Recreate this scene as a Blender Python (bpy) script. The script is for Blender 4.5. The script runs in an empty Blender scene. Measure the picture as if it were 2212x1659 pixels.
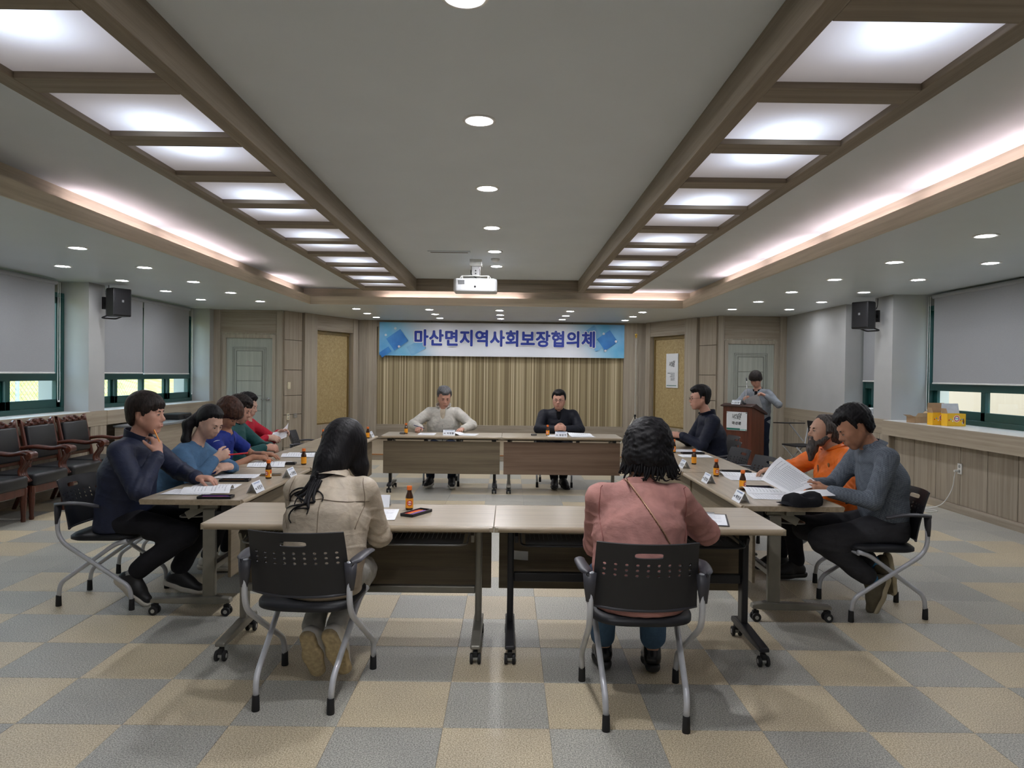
import bpy, bmesh, math, random
import numpy as np
from mathutils import Vector, Matrix
random.seed(7)
rng = np.random.default_rng(7)
SC = bpy.context.scene
COL = SC.collection
PI = math.pi

# ------------------------------------------------------------------ camera
def make_camera():
    cam = bpy.data.cameras.new('camera')
    cam.sensor_fit = 'HORIZONTAL'; cam.sensor_width = 36.0
    cam.lens = 36.0 * 1550.0 / 2212.0
    cam.clip_start = 0.05; cam.clip_end = 200
    o = bpy.data.objects.new('camera', cam); COL.objects.link(o)
    pitch, yaw, roll = -0.0139, 0.0042, 0.0120
    f = Vector((math.sin(yaw)*math.cos(pitch), math.cos(yaw)*math.cos(pitch), math.sin(pitch)))
    r = Vector((math.cos(yaw), -math.sin(yaw), 0)); u = r.cross(f)
    r2 = r*math.cos(roll) + u*math.sin(roll); u2 = u*math.cos(roll) - r*math.sin(roll)
    m = Matrix((r2, u2, -f)).transposed().to_4x4(); m.translation = (0, 0, 1.495)
    o.matrix_world = m
    SC.camera = o
make_camera()

# ------------------------------------------------------------------ world, sun, exposure
SC.view_settings.view_transform = 'Standard'
SC.view_settings.look = 'None'
SC.view_settings.gamma = 1.0
SC.view_settings.use_curve_mapping = False
SC.view_settings.exposure = EXPOSURE = 0.6
W = bpy.data.worlds.new('sky'); SC.world = W; W.use_nodes = True
wn = W.node_tree.nodes; wn.clear()
bg = wn.new('ShaderNodeBackground'); wo = wn.new('ShaderNodeOutputWorld')
bg.inputs['Color'].default_value = (0.62, 0.82, 1.0, 1); bg.inputs['Strength'].default_value = 3.6
W.node_tree.links.new(bg.outputs[0], wo.inputs[0])
sun = bpy.data.lights.new('sun', 'SUN'); sun.energy = 3.0; sun.angle = 0.02; sun.color = (1, .95, .85)
so = bpy.data.objects.new('sun', sun); COL.objects.link(so)
so.rotation_euler = (math.radians(38), math.radians(6), math.radians(8))
try:
    SC.cycles.use_denoising = True
    SC.cycles.max_bounces = 7; SC.cycles.diffuse_bounces = 4; SC.cycles.glossy_bounces = 3
    SC.cycles.transparent_max_bounces = 8; SC.cycles.transmission_bounces = 4
    SC.cycles.caustics_reflective = False; SC.cycles.caustics_refractive = False
    SC.cycles.sample_clamp_indirect = 6.0
except Exception:
    pass

# ------------------------------------------------------------------ materials
def C(r, g, b):
    f = lambda v: (v/255/12.92) if v/255 <= .04045 else ((v/255+.055)/1.055)**2.4
    return (f(r), f(g), f(b), 1.0)
MATS = {}
class NT:
    def __init__(s, name):
        s.m = bpy.data.materials.new(name); s.m.use_nodes = True
        s.t = s.m.node_tree; s.t.nodes.clear()
        s.out = s.t.nodes.new('ShaderNodeOutputMaterial')
        s.b = s.t.nodes.new('ShaderNodeBsdfPrincipled')
        s.link(s.b.outputs[0], s.out.inputs[0])
    def n(s, kind, **kw):
        x = s.t.nodes.new('ShaderNode'+kind)
        for k, v in kw.items(): setattr(x, k, v)
        return x
    def link(s, a, b): s.t.links.new(a, b)
    def coord(s, scale=(1,1,1), kind='Object', rot=(0,0,0)):
        tc = s.n('TexCoord'); mp = s.n('Mapping')
        mp.inputs['Scale'].default_value = scale; mp.inputs['Rotation'].default_value = rot
        s.link(tc.outputs[kind], mp.inputs['Vector']); return mp.outputs[0]
    def noise(s, vec, scale, detail=3, rough=.5, dist=0):
        x = s.n('TexNoise'); x.inputs['Scale'].default_value = scale; x.inputs['Detail'].default_value = detail
        x.inputs['Roughness'].default_value = rough; x.inputs['Distortion'].default_value = dist
        s.link(vec, x.inputs['Vector']); return x.outputs[0]
    def ramp(s, fac, stops, interp='LINEAR'):
        x = s.n('ValToRGB'); x.color_ramp.interpolation = interp
        e = x.color_ramp.elements
        while len(e) < len(stops): e.new(0.5)
        for i, (p, c) in enumerate(stops): e[i].position = p; e[i].color = c
        s.link(fac, x.inputs[0]); return x.outputs[0]
    def mix(s, fac, a, b, mode='MIX'):
        x = s.n('Mix', data_type='RGBA', blend_type=mode)
        for inp, v in ((x.inputs['Factor'], fac), (x.inputs['A'], a), (x.inputs['B'], b)):
            pass
        def put(i, v):
            if hasattr(v, 'node'): s.link(v, x.inputs[i])
            else: x.inputs[i].default_value = v
        put(0, fac); put(6, a); put(7, b)
        return x.outputs[2]
    def math(s, op, a, b=None):
        x = s.n('Math', operation=op)
        for i, v in enumerate((a, b)):
            if v is None: continue
            if hasattr(v, 'node'): s.link(v, x.inputs[i])
            else: x.inputs[i].default_value = v
        return x.outputs[0]
    def bump(s, h, strength=.2, dist=.01):
        x = s.n('Bump'); x.inputs['Strength'].default_value = strength; x.inputs['Distance'].default_value = dist
        s.link(h, x.inputs['Height']); s.link(x.outputs[0], s.b.inputs['Normal'])
    def set(s, color=None, rough=None, metal=None, spec=None, **kw):
        b = s.b
        if color is not None:
            if hasattr(color, 'node'): s.link(color, b.inputs['Base Color'])
            else: b.inputs['Base Color'].default_value = color
        if rough is not None:
            if hasattr(rough, 'node'): s.link(rough, b.inputs['Roughness'])
            else: b.inputs['Roughness'].default_value = rough
        if metal is not None: b.inputs['Metallic'].default_value = metal
        if spec is not None: b.inputs['Specular IOR Level'].default_value = spec
        for k, v in kw.items(): b.inputs[k].default_value = v
        return s
def plain(name, rgb, rough=.5, metal=0, spec=.5, var=.06, scale=18, bump=0, bscale=None):
    """one colour with a little uneven tone and optional fine relief"""
    if name in MATS: return MATS[name]
    n = NT(name); v = n.coord()
    c = C(*rgb); lo = tuple(x*(1-var) for x in c[:3])+(1,); hi = tuple(min(1, x*(1+var)) for x in c[:3])+(1,)
    nz = n.noise(v, scale, 3)
    n.set(n.ramp(nz, [(.3, lo), (.7, hi)]), rough, metal, spec)
    if bump: n.bump(n.noise(v, bscale or scale*6, 4), bump, .004)
    MATS[name] = n.m; return n.m
def wood(name, rgb, dark, scale=(28, 28, 1.1), rough=.5, spec=.35, fine=.5, rnd=0.0):
    if name in MATS: return MATS[name]
    n = NT(name); v = n.coord(scale)
    a = n.noise(v, 1.0, 5, .62, .4); b = n.noise(n.coord(tuple(x*5 for x in scale)), 1.0, 3, .6)
    g = n.math('ADD', n.math('MULTIPLY', a, 1-fine*.45), n.math('MULTIPLY', b, fine*.45))
    c = n.ramp(g, [(.33, C(*dark)), (.62, C(*rgb))])
    n.set(c, rough, 0, spec); n.bump(g, .08, .002)
    MATS[name] = n.m; return n.m
def emit(name, rgb, strength):
    if name in MATS: return MATS[name]
    n = NT(name); n.set((0,0,0,1), .5); n.b.inputs['Emission Color'].default_value = C(*rgb)
    n.b.inputs['Emission Strength'].default_value = strength
    MATS[name] = n.m; return n.m

# ------------------------------------------------------------------ mesh helpers
class MB:
    def __init__(s): s.v = []; s.f = []; s.uv = None
    def add(s, vs, fs):
        k = len(s.v); s.v.extend([tuple(p) for p in vs]); s.f.extend([tuple(i+k for i in f) for f in fs]); return s
    def box(s, x0, x1, y0, y1, z0, z1):
        return s.add([(x0,y0,z0),(x1,y0,z0),(x1,y1,z0),(x0,y1,z0),(x0,y0,z1),(x1,y0,z1),(x1,y1,z1),(x0,y1,z1)],
                     [(0,3,2,1),(4,5,6,7),(0,1,5,4),(1,2,6,5),(2,3,7,6),(3,0,4,7)])
    def obox(s, c, size, R=None):
        c = Vector(c); hx, hy, hz = (x/2 for x in size); R = R or Matrix.Identity(3)
        vs = [c + R @ Vector(p) for p in ((-hx,-hy,-hz),(hx,-hy,-hz),(hx,hy,-hz),(-hx,hy,-hz),(-hx,-hy,hz),(hx,-hy,hz),(hx,hy,hz),(-hx,hy,hz))]
        return s.add(vs, [(0,3,2,1),(4,5,6,7),(0,1,5,4),(1,2,6,5),(2,3,7,6),(3,0,4,7)])
    def tube(s, pts, r, n=10, caps=True, flat=1.0):
        pts = [Vector(p) for p in pts]; m = len(pts); rs = r if isinstance(r, (list, tuple)) else [r]*m
        t0 = (pts[1]-pts[0]).normalized()
        ref = Vector((0,0,1)) if abs(t0.z) < .9 else Vector((1,0,0))
        u = t0.cross(ref).normalized(); rings = []
        for i in range(m):
            t = ((pts[min(i+1,m-1)]-pts[max(i-1,0)]).normalized())
            u = (u - t*u.dot(t)).normalized(); w = t.cross(u)
            rings.append([pts[i] + (u*math.cos(a)*flat + w*math.sin(a))*rs[i] for a in [2*PI*k/n for k in range(n)]])
        vs = [p for ring in rings for p in ring]; fs = []
        for i in range(m-1):
            for k in range(n):
                a, b = i*n+k, i*n+(k+1)%n; fs.append((a, b, b+n, a+n))
        if caps: fs += [tuple(range(n-1,-1,-1)), tuple(range((m-1)*n, m*n))]
        return s.add(vs, fs)
    def cyl(s, p0, p1, r0, r1=None, n=16, caps=True): return s.tube([p0, p1], [r0, r0 if r1 is None else r1], n, caps)
    def lathe(s, prof, o=(0,0,0), n=20, sx=1, sy=1, caps=True):
        vs = []; fs = []; m = len(prof)
        for r, z in prof:
            for k in range(n):
                a = 2*PI*k/n; vs.append((o[0]+r*math.cos(a)*sx, o[1]+r*math.sin(a)*sy, o[2]+z))
        for i in range(m-1):
            for k in range(n):
                a, b = i*n+k, i*n+(k+1)%n; fs.append((a, b, b+n, a+n))
        if caps: fs += [tuple(range(n-1,-1,-1)), tuple(range((m-1)*n, m*n))]
        return s.add(vs, fs)
    def prism(s, poly, a, b, axis='z'):
        n = len(poly)
        P = {'z': lambda p, t: (p[0], p[1], t), 'x': lambda p, t: (t, p[0], p[1]), 'y': lambda p, t: (p[0], t, p[1])}[axis]
        return s.add([P(p, a) for p in poly]+[P(p, b) for p in poly],
                     [tuple(range(n-1,-1,-1)), tuple(range(n, 2*n))]+[(i, (i+1)%n, (i+1)%n+n, i+n) for i in range(n)])
    def grid(s, nu, nv, fn):
        vs = [fn(i/nu, j/nv) for j in range(nv+1) for i in range(nu+1)]; w = nu+1
        return s.add(vs, [(j*w+i, j*w+i+1, (j+1)*w+i+1, (j+1)*w+i) for j in range(nv) for i in range(nu)])
    def sphere(s, c, r, n=14, m=8, R=None):
        rr = r if isinstance(r, (tuple, list)) else (r, r, r); c = Vector(c); R = R or Matrix.Identity(3)
        prof = [(math.sin(PI*i/m), -math.cos(PI*i/m)) for i in range(m+1)]; vs = []; fs = []
        for a, z in prof[1:-1]:
            for k in range(n): vs.append(c + R @ Vector((a*math.cos(2*PI*k/n)*rr[0], a*math.sin(2*PI*k/n)*rr[1], z*rr[2])))
        b = len(vs); vs += [c + R @ Vector((0,0,-rr[2])), c + R @ Vector((0,0,rr[2]))]
        for i in range(m-2):
            for k in range(n): fs.append((i*n+k, i*n+(k+1)%n, (i+1)*n+(k+1)%n, (i+1)*n+k))
        for k in range(n): fs += [(b, (k+1)%n, k), (b+1, (m-2)*n+k, (m-2)*n+(k+1)%n)]
        return s.add(vs, fs)
    def mesh(s, name, smooth=False, bevel=0, seg=2, fix=True):
        me = bpy.data.meshes.new(name); me.from_pydata(s.v, [], s.f)
        if bevel or fix:
            bm = bmesh.new(); bm.from_mesh(me)
            if fix: bmesh.ops.recalc_face_normals(bm, faces=bm.faces)
            if bevel:
                es = [e for e in bm.edges if len(e.link_faces) == 2 and e.calc_face_angle(0) > .6]
                bmesh.ops.bevel(bm, geom=es, offset=bevel, segments=seg, affect='EDGES', profile=.5, clamp_overlap=True)
            bm.to_mesh(me); bm.free()
        if smooth:
            me.polygons.foreach_set('use_smooth', [True]*len(me.polygons))
            if smooth != 'all': me.set_sharp_from_angle(angle=.7)
        me.update(); return me
    def build(s, name, mat=None, parent=None, smooth=False, bevel=0, seg=2, fix=True, **tags):
        return link_mesh(name, s.mesh(name, smooth, bevel, seg, fix), mat, parent, **tags)
def link_mesh(name, me, mat=None, parent=None, loc=None, rz=None, **tags):
    o = bpy.data.objects.new(name, me); COL.objects.link(o)
    if mat is not None:
        if not me.materials: me.materials.append(mat)
    if parent is not None: o.parent = parent
    if loc: o.location = loc
    if rz is not None: o.rotation_euler = (0, 0, rz)
    for k, v in tags.items(): o[k] = v
    return o
def thing(name, label, cat, loc=(0,0,0), rz=0, group=None):
    o = bpy.data.objects.new(name, None); COL.objects.link(o); o.empty_display_size = .1
    o.location = loc; o.rotation_euler = (0,0,rz); o['label'] = label; o['category'] = cat
    if group: o['group'] = group
    return o
def dup(root, loc, rz, label, group=None):
    r = root.copy(); COL.objects.link(r); r.location = loc; r.rotation_euler = (0,0,rz); r['label'] = label
    if group: r['group'] = group
    for ch in list(root.children):
        c = ch.copy(); COL.objects.link(c); c.parent = r
        for g in list(ch.children):
            d = g.copy(); COL.objects.link(d); d.parent = c
    return r
def struct(name, mb, m, parent=None, **kw):
    o = mb.build(name, m, parent, **kw)
    if parent is None: o['kind'] = 'structure'
    return o
def text_mesh(body, size, bold=0.0, align='CENTER', depth=0, spacing=1.0):
    """flat lettering in the XY plane, centred"""
    c = bpy.data.curves.new('lettering', 'FONT'); c.body = body; c.size = size; c.align_x = align; c.align_y = 'CENTER'
    c.offset = bold; c.space_character = spacing; c.extrude = depth; c.resolution_u = 3
    o = bpy.data.objects.new('lettering', c); COL.objects.link(o)
    dg = bpy.context.evaluated_depsgraph_get()
    me = bpy.data.meshes.new_from_object(o.evaluated_get(dg))
    bpy.data.objects.remove(o); bpy.data.curves.remove(c)
    return me
def bolder(me, d, n=8):
    """thicker strokes: the same flat lettering repeated round a small circle"""
    vs = [v.co.copy() for v in me.vertices]; fs = [tuple(p.vertices) for p in me.polygons]; mb = MB()
    for k in range(n+1):
        o = Vector((0, 0, n*.0003)) if k == n else Vector((math.cos(2*PI*k/n)*d, math.sin(2*PI*k/n)*d, k*.0003)); mb.add([v+o for v in vs], fs)
    return mb.mesh('lettering', fix=False)
def rotz(a): return Matrix.Rotation(a, 3, 'Z')
def bez(pts, n=8):
    """rounded polyline through control points (Catmull-Rom)"""
    P = [Vector(p) for p in pts]; P = [2*P[0]-P[1]]+P+[2*P[-1]-P[-2]]; out = []
    for i in range(1, len(P)-2):
        for k in range(n):
            t = k/n; a, b, c, d = P[i-1:i+3]
            out.append(.5*((2*b)+(c-a)*t+(2*a-5*b+4*c-d)*t*t+(3*b-a-3*c+d)*t**3))
    out.append(P[-2]); return out
def fillet(pts, r=.05, n=5):
    P = [Vector(p) for p in pts]; out = [P[0]]
    for i in range(1, len(P)-1):
        a = (P[i-1]-P[i]); b = (P[i+1]-P[i]); q = min(r, a.length*.45, b.length*.45)
        p0 = P[i]+a.normalized()*q; p1 = P[i]+b.normalized()*q
        for k in range(n+1):
            t = k/n; out.append((1-t)**2*p0+2*t*(1-t)*P[i]+t*t*p1)
    out.append(P[-1]); return out
# ------------------------------------------------------------------ room materials
wallwood = wood('wall_wood', (172, 161, 145), (142, 131, 115), (22, 22, .7), .55)
wallwood_h = wood('wall_wood_level', (170, 159, 143), (142, 131, 115), (.9, .9, 26), .55)
wallwood_c = wood('wall_wood_post', (178, 168, 152), (150, 140, 125), (24, 24, .6), .5)
beamwood = wood('beam_wood', (146, 133, 116), (118, 106, 90), (26, .8, 26), .5)
beamwood_x = wood('beam_wood_cross', (146, 133, 116), (118, 106, 90), (.8, 26, 26), .5)
covewood = wood('cove_wood', (216, 205, 184), (192, 180, 158), (26, .8, 26), .5)
covewood_x = wood('cove_wood_cross', (216, 205, 184), (192, 180, 158), (.8, 26, 26), .5)
paint = plain('wall_paint', (176, 177, 176), .7, 0, .3, .03, 3, .05, 60)
ceil_m = plain('ceiling_paint', (216, 223, 229), .75, 0, .25, .02, 2)
soffit_m = plain('soffit_paint', (207, 214, 217), .38, 0, .45, .02, 2)
doorgrey = wood('door_grey', (176, 180, 170), (156, 160, 150), (30, 30, 1.0), .5)
dark_gap = plain('dark_gap', (40, 36, 30), .8)
green = plain('window_green', (22, 66, 62), .35, 0, .5, .05)
goldframe = plain('gold_frame', (132, 112, 70), .4, .35)
white_plastic = plain('white_plastic', (222, 222, 218), .4)
ivory = plain('ivory_plastic', (216, 208, 182), .45)
chrome = plain('chrome', (190, 190, 190), .22, 1)
blackp = plain('black_plastic', (30, 30, 32), .45, 0, .4)
def gold_mat():
    n = NT('gold_panel'); v = n.coord(); a = n.noise(v, 26, 5, .65, 1.0)
    n.set(n.ramp(a, [(.35, C(160, 138, 94)), (.55, C(178, 158, 114)), (.7, C(196, 178, 136))]), .55, 0, .35); n.bump(a, .2, .004); return n.m
gold_panel = gold_mat()
def stripe_mat():
    n = NT('striped_panel'); tc = n.n('TexCoord'); sp = n.n('SeparateXYZ'); n.link(tc.outputs['Object'], sp.inputs[0])
    def stripes(freq, off):
        x = n.math('FLOOR', n.math('ADD', n.math('MULTIPLY', sp.outputs[0], freq), off)); w = n.n('TexWhiteNoise', noise_dimensions='1D'); n.link(x, w.inputs['W']); return w.outputs[0]
    a = stripes(34, .3); b = stripes(61, .1); f = n.math('ADD', n.math('MULTIPLY', a, .6), n.math('MULTIPLY', b, .4))
    c = n.ramp(f, [(0, C(130, 116, 88)), (.34, C(156, 142, 110)), (.50, C(168, 154, 122)), (.62, C(180, 166, 134)), (.74, C(210, 198, 166))], 'CONSTANT')
    n.set(c, .6, 0, .3); n.bump(f, .5, .006); return n.m
striped = stripe_mat()
def tile_mat(name, base, dot, hi):
    n = NT(name); oi = n.n('ObjectInfo'); tc = n.n('TexCoord'); mp = n.n('Mapping'); n.link(tc.outputs['Object'], mp.inputs[0])
    cmb = n.n('CombineXYZ'); n.link(n.math('MULTIPLY', oi.outputs['Random'], 37.0), cmb.inputs[0]); n.link(n.math('MULTIPLY', oi.outputs['Random'], 91.0), cmb.inputs[1]); n.link(cmb.outputs[0], mp.inputs['Location'])
    a = n.noise(mp.outputs[0], 165, 2, .6); big = n.noise(mp.outputs[0], 3.0, 3, .5)
    c = n.ramp(a, [(.40, C(*dot)), (.50, C(*base)), (.62, C(*hi))])
    k = n.ramp(oi.outputs['Random'], [(0, (.90, .90, .91, 1)), (1, (1.06, 1.05, 1.03, 1))]); c = n.mix(1.0, c, k, 'MULTIPLY')
    k2 = n.ramp(big, [(.35, (.93, .93, .94, 1)), (.7, (1.05, 1.05, 1.04, 1))]); c = n.mix(1.0, c, k2, 'MULTIPLY')
    n.set(c, n.math('ADD', n.math('MULTIPLY', big, .12), .36), 0, .32); n.bump(a, .03, .001); return n.m
tile_beige = tile_mat('tile_beige', (190, 177, 150), (156, 142, 116), (214, 203, 178))
tile_grey = tile_mat('tile_grey', (164, 163, 154), (128, 127, 120), (194, 192, 183))

# ------------------------------------------------------------------ floor: 45 cm vinyl tiles, laid as a loose chequer
XL, XR, YB, YD, YF = -5.36, 5.04, 15.25, 13.05, -2.2      # side walls, stage wall, door wall, wall behind the camera
SZ, MZ, CZ = 2.60, 2.865, 2.925                             # soffit, mid ceiling, centre ceiling
floor = struct('floor', MB().box(-6, 5.8, YF, YB+.3, -.10, -.004), plain('floor_joint', (96, 90, 80), .8))
T0, TX, TY = .45, .1876, 3.008
tile_me = {}
def one_tile(x, y, sx, sy, m):
    key = (round(sx, 3), round(sy, 3), m.name)
    if key not in tile_me:
        a, b = sx/2-.0006, sy/2-.0006; c = .002; mb = MB()
        mb.add([(-a, -b, -.004), (a, -b, -.004), (a, b, -.004), (-a, b, -.004), (-a, -b, -.001), (a, -b, -.001), (a, b, -.001), (-a, b, -.001), (-a+c, -b+c, 0), (a-c, -b+c, 0), (a-c, b-c, 0), (-a+c, b-c, 0)],
               [(0, 1, 5, 4), (1, 2, 6, 5), (2, 3, 7, 6), (3, 0, 4, 7), (4, 5, 9, 8), (5, 6, 10, 9), (6, 7, 11, 10), (7, 4, 8, 11), (8, 9, 10, 11)])
        me = mb.mesh('tile'); me.materials.append(m); tile_me[key] = me
    return tile_me[key]
far = {}
for j in range(-12, 28):
    y0, y1 = TY+j*T0, TY+(j+1)*T0
    y0, y1 = max(y0, YF), min(y1, YB)
    if y1-y0 < .02: continue
    for i in range(-13, 12):
        x0, x1 = TX+i*T0, TX+(i+1)*T0; x0, x1 = max(x0, XL-.05), min(x1, XR+.1)
        if x1-x0 < .02: continue
        odd = (i+j) % 2 == 0
        r = random.random()
        if j > 3 and r < .22: odd = not odd
        m = tile_beige if odd else tile_grey
        cx, cy = (x0+x1)/2, (y0+y1)/2
        if 1.75 < cy < 8.6 and abs(cx) < .74*cy+.35:
            o = bpy.data.objects.new('tile', one_tile(cx, cy, x1-x0, y1-y0, m)); COL.objects.link(o); o.location = (cx, cy, 0); o.parent = floor
        else:
            mb = far.setdefault(m.name, MB()); e = .0006
            mb.box(x0+e, x1-e, y0+e, y1-e, -.004, 0)
for k, mb in far.items(): mb.build('distant_tiles', bpy.data.materials[k], floor, kind='stuff')

# ------------------------------------------------------------------ ceiling
SX0, SX1, SY1 = -3.25, 2.82, 11.70                          # inner edge of the soffit
CV = .15
c_ = MB().box(-6, SX0, YF, YB+.3, SZ, SZ+.06).box(SX1, 5.8, YF, YB+.3, SZ, SZ+.06).box(SX0, SX1, SY1, YB+.3, SZ, SZ+.06)
ceiling = struct('ceiling', c_, soffit_m)
MB().box(SX0-CV-.02, SX1+CV+.02, YF, SY1+CV+.02, CZ, CZ+.05).build('centre_ceiling', ceil_m, ceiling)
LB = {'l': (-2.25, -1.42), 'r': (1.03, 1.87)}; LY1 = 11.0
mb = MB().box(SX0-CV-.02, LB['l'][0]+.03, YF, SY1+CV+.02, MZ, CZ-.002).box(LB['r'][1]-.03, SX1+CV+.02, YF, SY1+CV+.02, MZ, CZ-.002).box(LB['l'][0]+.03, LB['r'][1]-.03, LY1-.03, SY1+CV+.02, MZ, CZ-.002)
mb.build('raised_ceiling', ceil_m, ceiling)
t = -.016
struct('trim_1', MB().box(SX0+t, SX0+.004, YF, SY1, SZ-.004, SZ+.124), covewood)
struct('trim_2', MB().box(SX1-.004, SX1-t, YF, SY1, SZ-.004, SZ+.124), covewood)
struct('trim_3', MB().box(SX0+.004, SX1-.004, SY1-.004, SY1-t, SZ-.004, SZ+.124), covewood_x)
struct('trim_4', MB().box(SX0-CV-.012, SX0-CV, YF, SY1+CV, SZ+.06, MZ), covewood)
struct('trim_5', MB().box(SX1+CV, SX1+CV+.012, YF, SY1+CV, SZ+.06, MZ), covewood)
struct('trim_6', MB().box(SX0-CV, SX1+CV, SY1+CV, SY1+CV+.012, SZ+.06, MZ), covewood_x)
# cove lamps: fluorescent battens lying on the ledge, some of them dark as in the photograph
warm = emit('cove_tube_light', (252, 228, 236), 13.0)
def cove_lamp(p0, p1, label):
    th = thing('cove_lamp', label, 'lamp', p0, 0, 'strip lamps hidden in the ceiling cove')
    d = Vector(p1)-Vector(p0); u = d.normalized()
    MB().tube([u*.03, d-u*.03], .013, 10).build('lamp_tube', warm, th, 'all')
    MB().obox(d/2-Vector((0, 0, .017)), (abs(d.x)+.03, abs(d.y)+.03, .02)).build('lamp_base', white_plastic, th)
    return th
cz = SZ+.06+.028
for i, (a, b) in enumerate(((5.45, 6.85), (6.95, 8.35), (8.4, 9.0), (10.15, 11.25))):
    cove_lamp((SX0-.10, a, cz), (SX0-.10, b, cz), 'cove strip lamp above the window wall with armchairs, %s' % ('nearest lit one', 'second lit one', 'short third one', 'single one by the stage corner')[i])
for i, a in enumerate((-1.0, .6, 2.2, 3.75, 5.3, 6.85, 8.4)):
    cove_lamp((SX1+.10, a, cz), (SX1+.10, a+1.45, cz), 'cove strip lamp above the drink box wall, %s from the stage' % ('seventh', 'sixth', 'fifth', 'fourth', 'third', 'second', 'first')[i])
for i, (a, b) in enumerate(((-2.1, -.75), (-.7, .2), (1.5, 2.8))):
    cove_lamp((a, SY1+.10, cz), (b, SY1+.10, cz), 'cove strip lamp above the stage banner, %s' % ('window end', 'short middle one', 'flag pole end')[i])

# light boxes: wooden frames with lit acrylic panels
def panel_light():
    n = NT('lit_panel'); tc = n.n('TexCoord'); sp = n.n('SeparateXYZ'); n.link(tc.outputs['Object'], sp.inputs[0])
    # tube glow painted into the emission, strongest at the +y edge; no tube built
    gx = n.math('MULTIPLY', n.math('POWER', n.math('MULTIPLY', sp.outputs[0], 6.2), 2.0), -1.0); gx = n.math('EXPONENT', gx)
    gw = n.math('EXPONENT', n.math('MULTIPLY', n.math('POWER', n.math('MULTIPLY', sp.outputs[0], 2.9), 2.0), -1.0))
    yy = n.n('MapRange', interpolation_type='SMOOTHSTEP'); n.link(sp.outputs[1], yy.inputs[0]); yy.inputs[1].default_value = -.16; yy.inputs[2].default_value = .26
    y2 = n.n('MapRange', interpolation_type='SMOOTHSTEP'); n.link(sp.outputs[1], y2.inputs[0]); y2.inputs[1].default_value = -.34; y2.inputs[2].default_value = .22
    g = n.math('ADD', n.math('MULTIPLY', n.math('MULTIPLY', gx, yy.outputs[0]), 1.0), n.math('MULTIPLY', n.math('MULTIPLY', gw, y2.outputs[0]), .62))
    col = n.ramp(g, [(0, C(206, 198, 203)), (.35, C(214, 216, 232)), (.9, C(222, 234, 255))])
    st = n.math('ADD', n.math('MULTIPLY', g, PANEL_PEAK), PANEL_BASE)
    n.set(C(200, 198, 200), .35, 0, .5); n.link(col, n.b.inputs['Emission Color']); n.link(st, n.b.inputs['Emission Strength'])
    return n.m
PANEL_PEAK, PANEL_BASE = .75, .13
panel_m = panel_light()
pw, pl, pitch, y00 = .646, .59, .755, 2.53
pm = MB().box(-pw/2, pw/2, -pl/2, pl/2, 0, .006).mesh('panel')
pm.materials.append(panel_m)
for key, lab in (('l', 'long wooden ceiling light box of lit square panels above the window side with armchairs'), ('r', 'long wooden ceiling light box of lit square panels above the side with the lectern')):
    x0, x1 = LB[key]; zb, zt = 2.745, CZ
    th = thing('light_box', lab, 'ceiling light', ((x0+x1)/2, 0, zb))
    cx = (x0+x1)/2; inner = .088; outer = .096
    if key == 'l': pa, pb = x0+outer, x1-inner
    else: pa, pb = x0+inner, x1-outer
    q = lambda a, b, c, d, e=0, f=zt-zb: MB().box(a-cx, b-cx, c, d, e, f)
    q(x0, pa, YF, LY1).build('beam', beamwood, th, bevel=.004); q(pb, x1, YF, LY1).build('beam', beamwood, th, bevel=.004)
    ys = [y00+k*pitch for k in range(-6, 11)]
    MB().box(pa-cx, pb-cx, YF, LY1, .10, .12).build('back_board', white_plastic, th)
    for k, y in enumerate(ys):
        c0 = y-(pitch-pl); 
        if y+pl < YF: continue
        q(pa, pb, max(c0, YF), y, 0, .06).build('crossbar', beamwood_x, th, bevel=.003)
        o = link_mesh('diffuser_panel', pm, None, th); o.location = ((pa+pb)/2-cx, y+pl/2, .030)
        flip = (k-6) % 2 == 0                    # painted tube glow meets at every second crossbar
        o.rotation_euler = (0, 0, PI if flip else 0)
    q(pa, pb, ys[-1]+pl, LY1, 0, .06).build('crossbar', beamwood_x, th, bevel=.003)
struct('trim_7', MB().box(LB['l'][1], LB['r'][0], LY1-.10, LY1, 2.745, CZ), beamwood_x)

# downlights
lens_m = emit('downlight_lens', (248, 249, 255), 85.0); lens_c = emit('downlight_lens_bright', (250, 250, 255), 330.0)
rim_m = plain('downlight_rim', (236, 236, 234), .4)
rim = MB().lathe([(.064, .012), (.066, -.006), (.088, -.008), (.094, -.003), (.094, .004)], n=28, caps=False).mesh('rim', 'all')
rim.materials.append(rim_m)
lens = MB().lathe([(.0, -.0045), (.066, -.0035), (.066, .008)], n=28, caps=False).mesh('lens', 'all'); lens.materials.append(lens_m)
ORD = ['first', 'second', 'third', 'fourth', 'fifth', 'sixth', 'seventh', 'eighth', 'ninth', 'tenth', 'eleventh', 'twelfth']
lens2 = lens.copy(); lens2.materials.clear(); lens2.materials.append(lens_c)
def downlight(x, y, z, label, group, s=1.0, le=None):
    th = thing('ceiling_light', label, 'ceiling light', (x, y, z), 0, group)
    for n_, me in (('rim', rim), ('lens', le or lens)):
        o = link_mesh(n_, me, None, th); o.scale = (s, s, 1)
for i, y in enumerate((-.2, 1.28, 2.74, 4.07, 5.55, 7.04, 8.40, 9.55)):
    downlight(-.185, y, CZ, 'round downlight on the central ceiling strip, %s from the projector' % ORD[7-i], 'downlights along the central ceiling', 1.0, lens2)
G = 'downlights in the window side soffit'
for i, y in enumerate((11.38, 10.18, 8.98, 7.78, 6.58, 5.38, 4.18)):
    downlight(-3.95, y, SZ, 'round soffit downlight on the armchair side, inner row, %s from the stage' % ORD[i], G)
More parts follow.
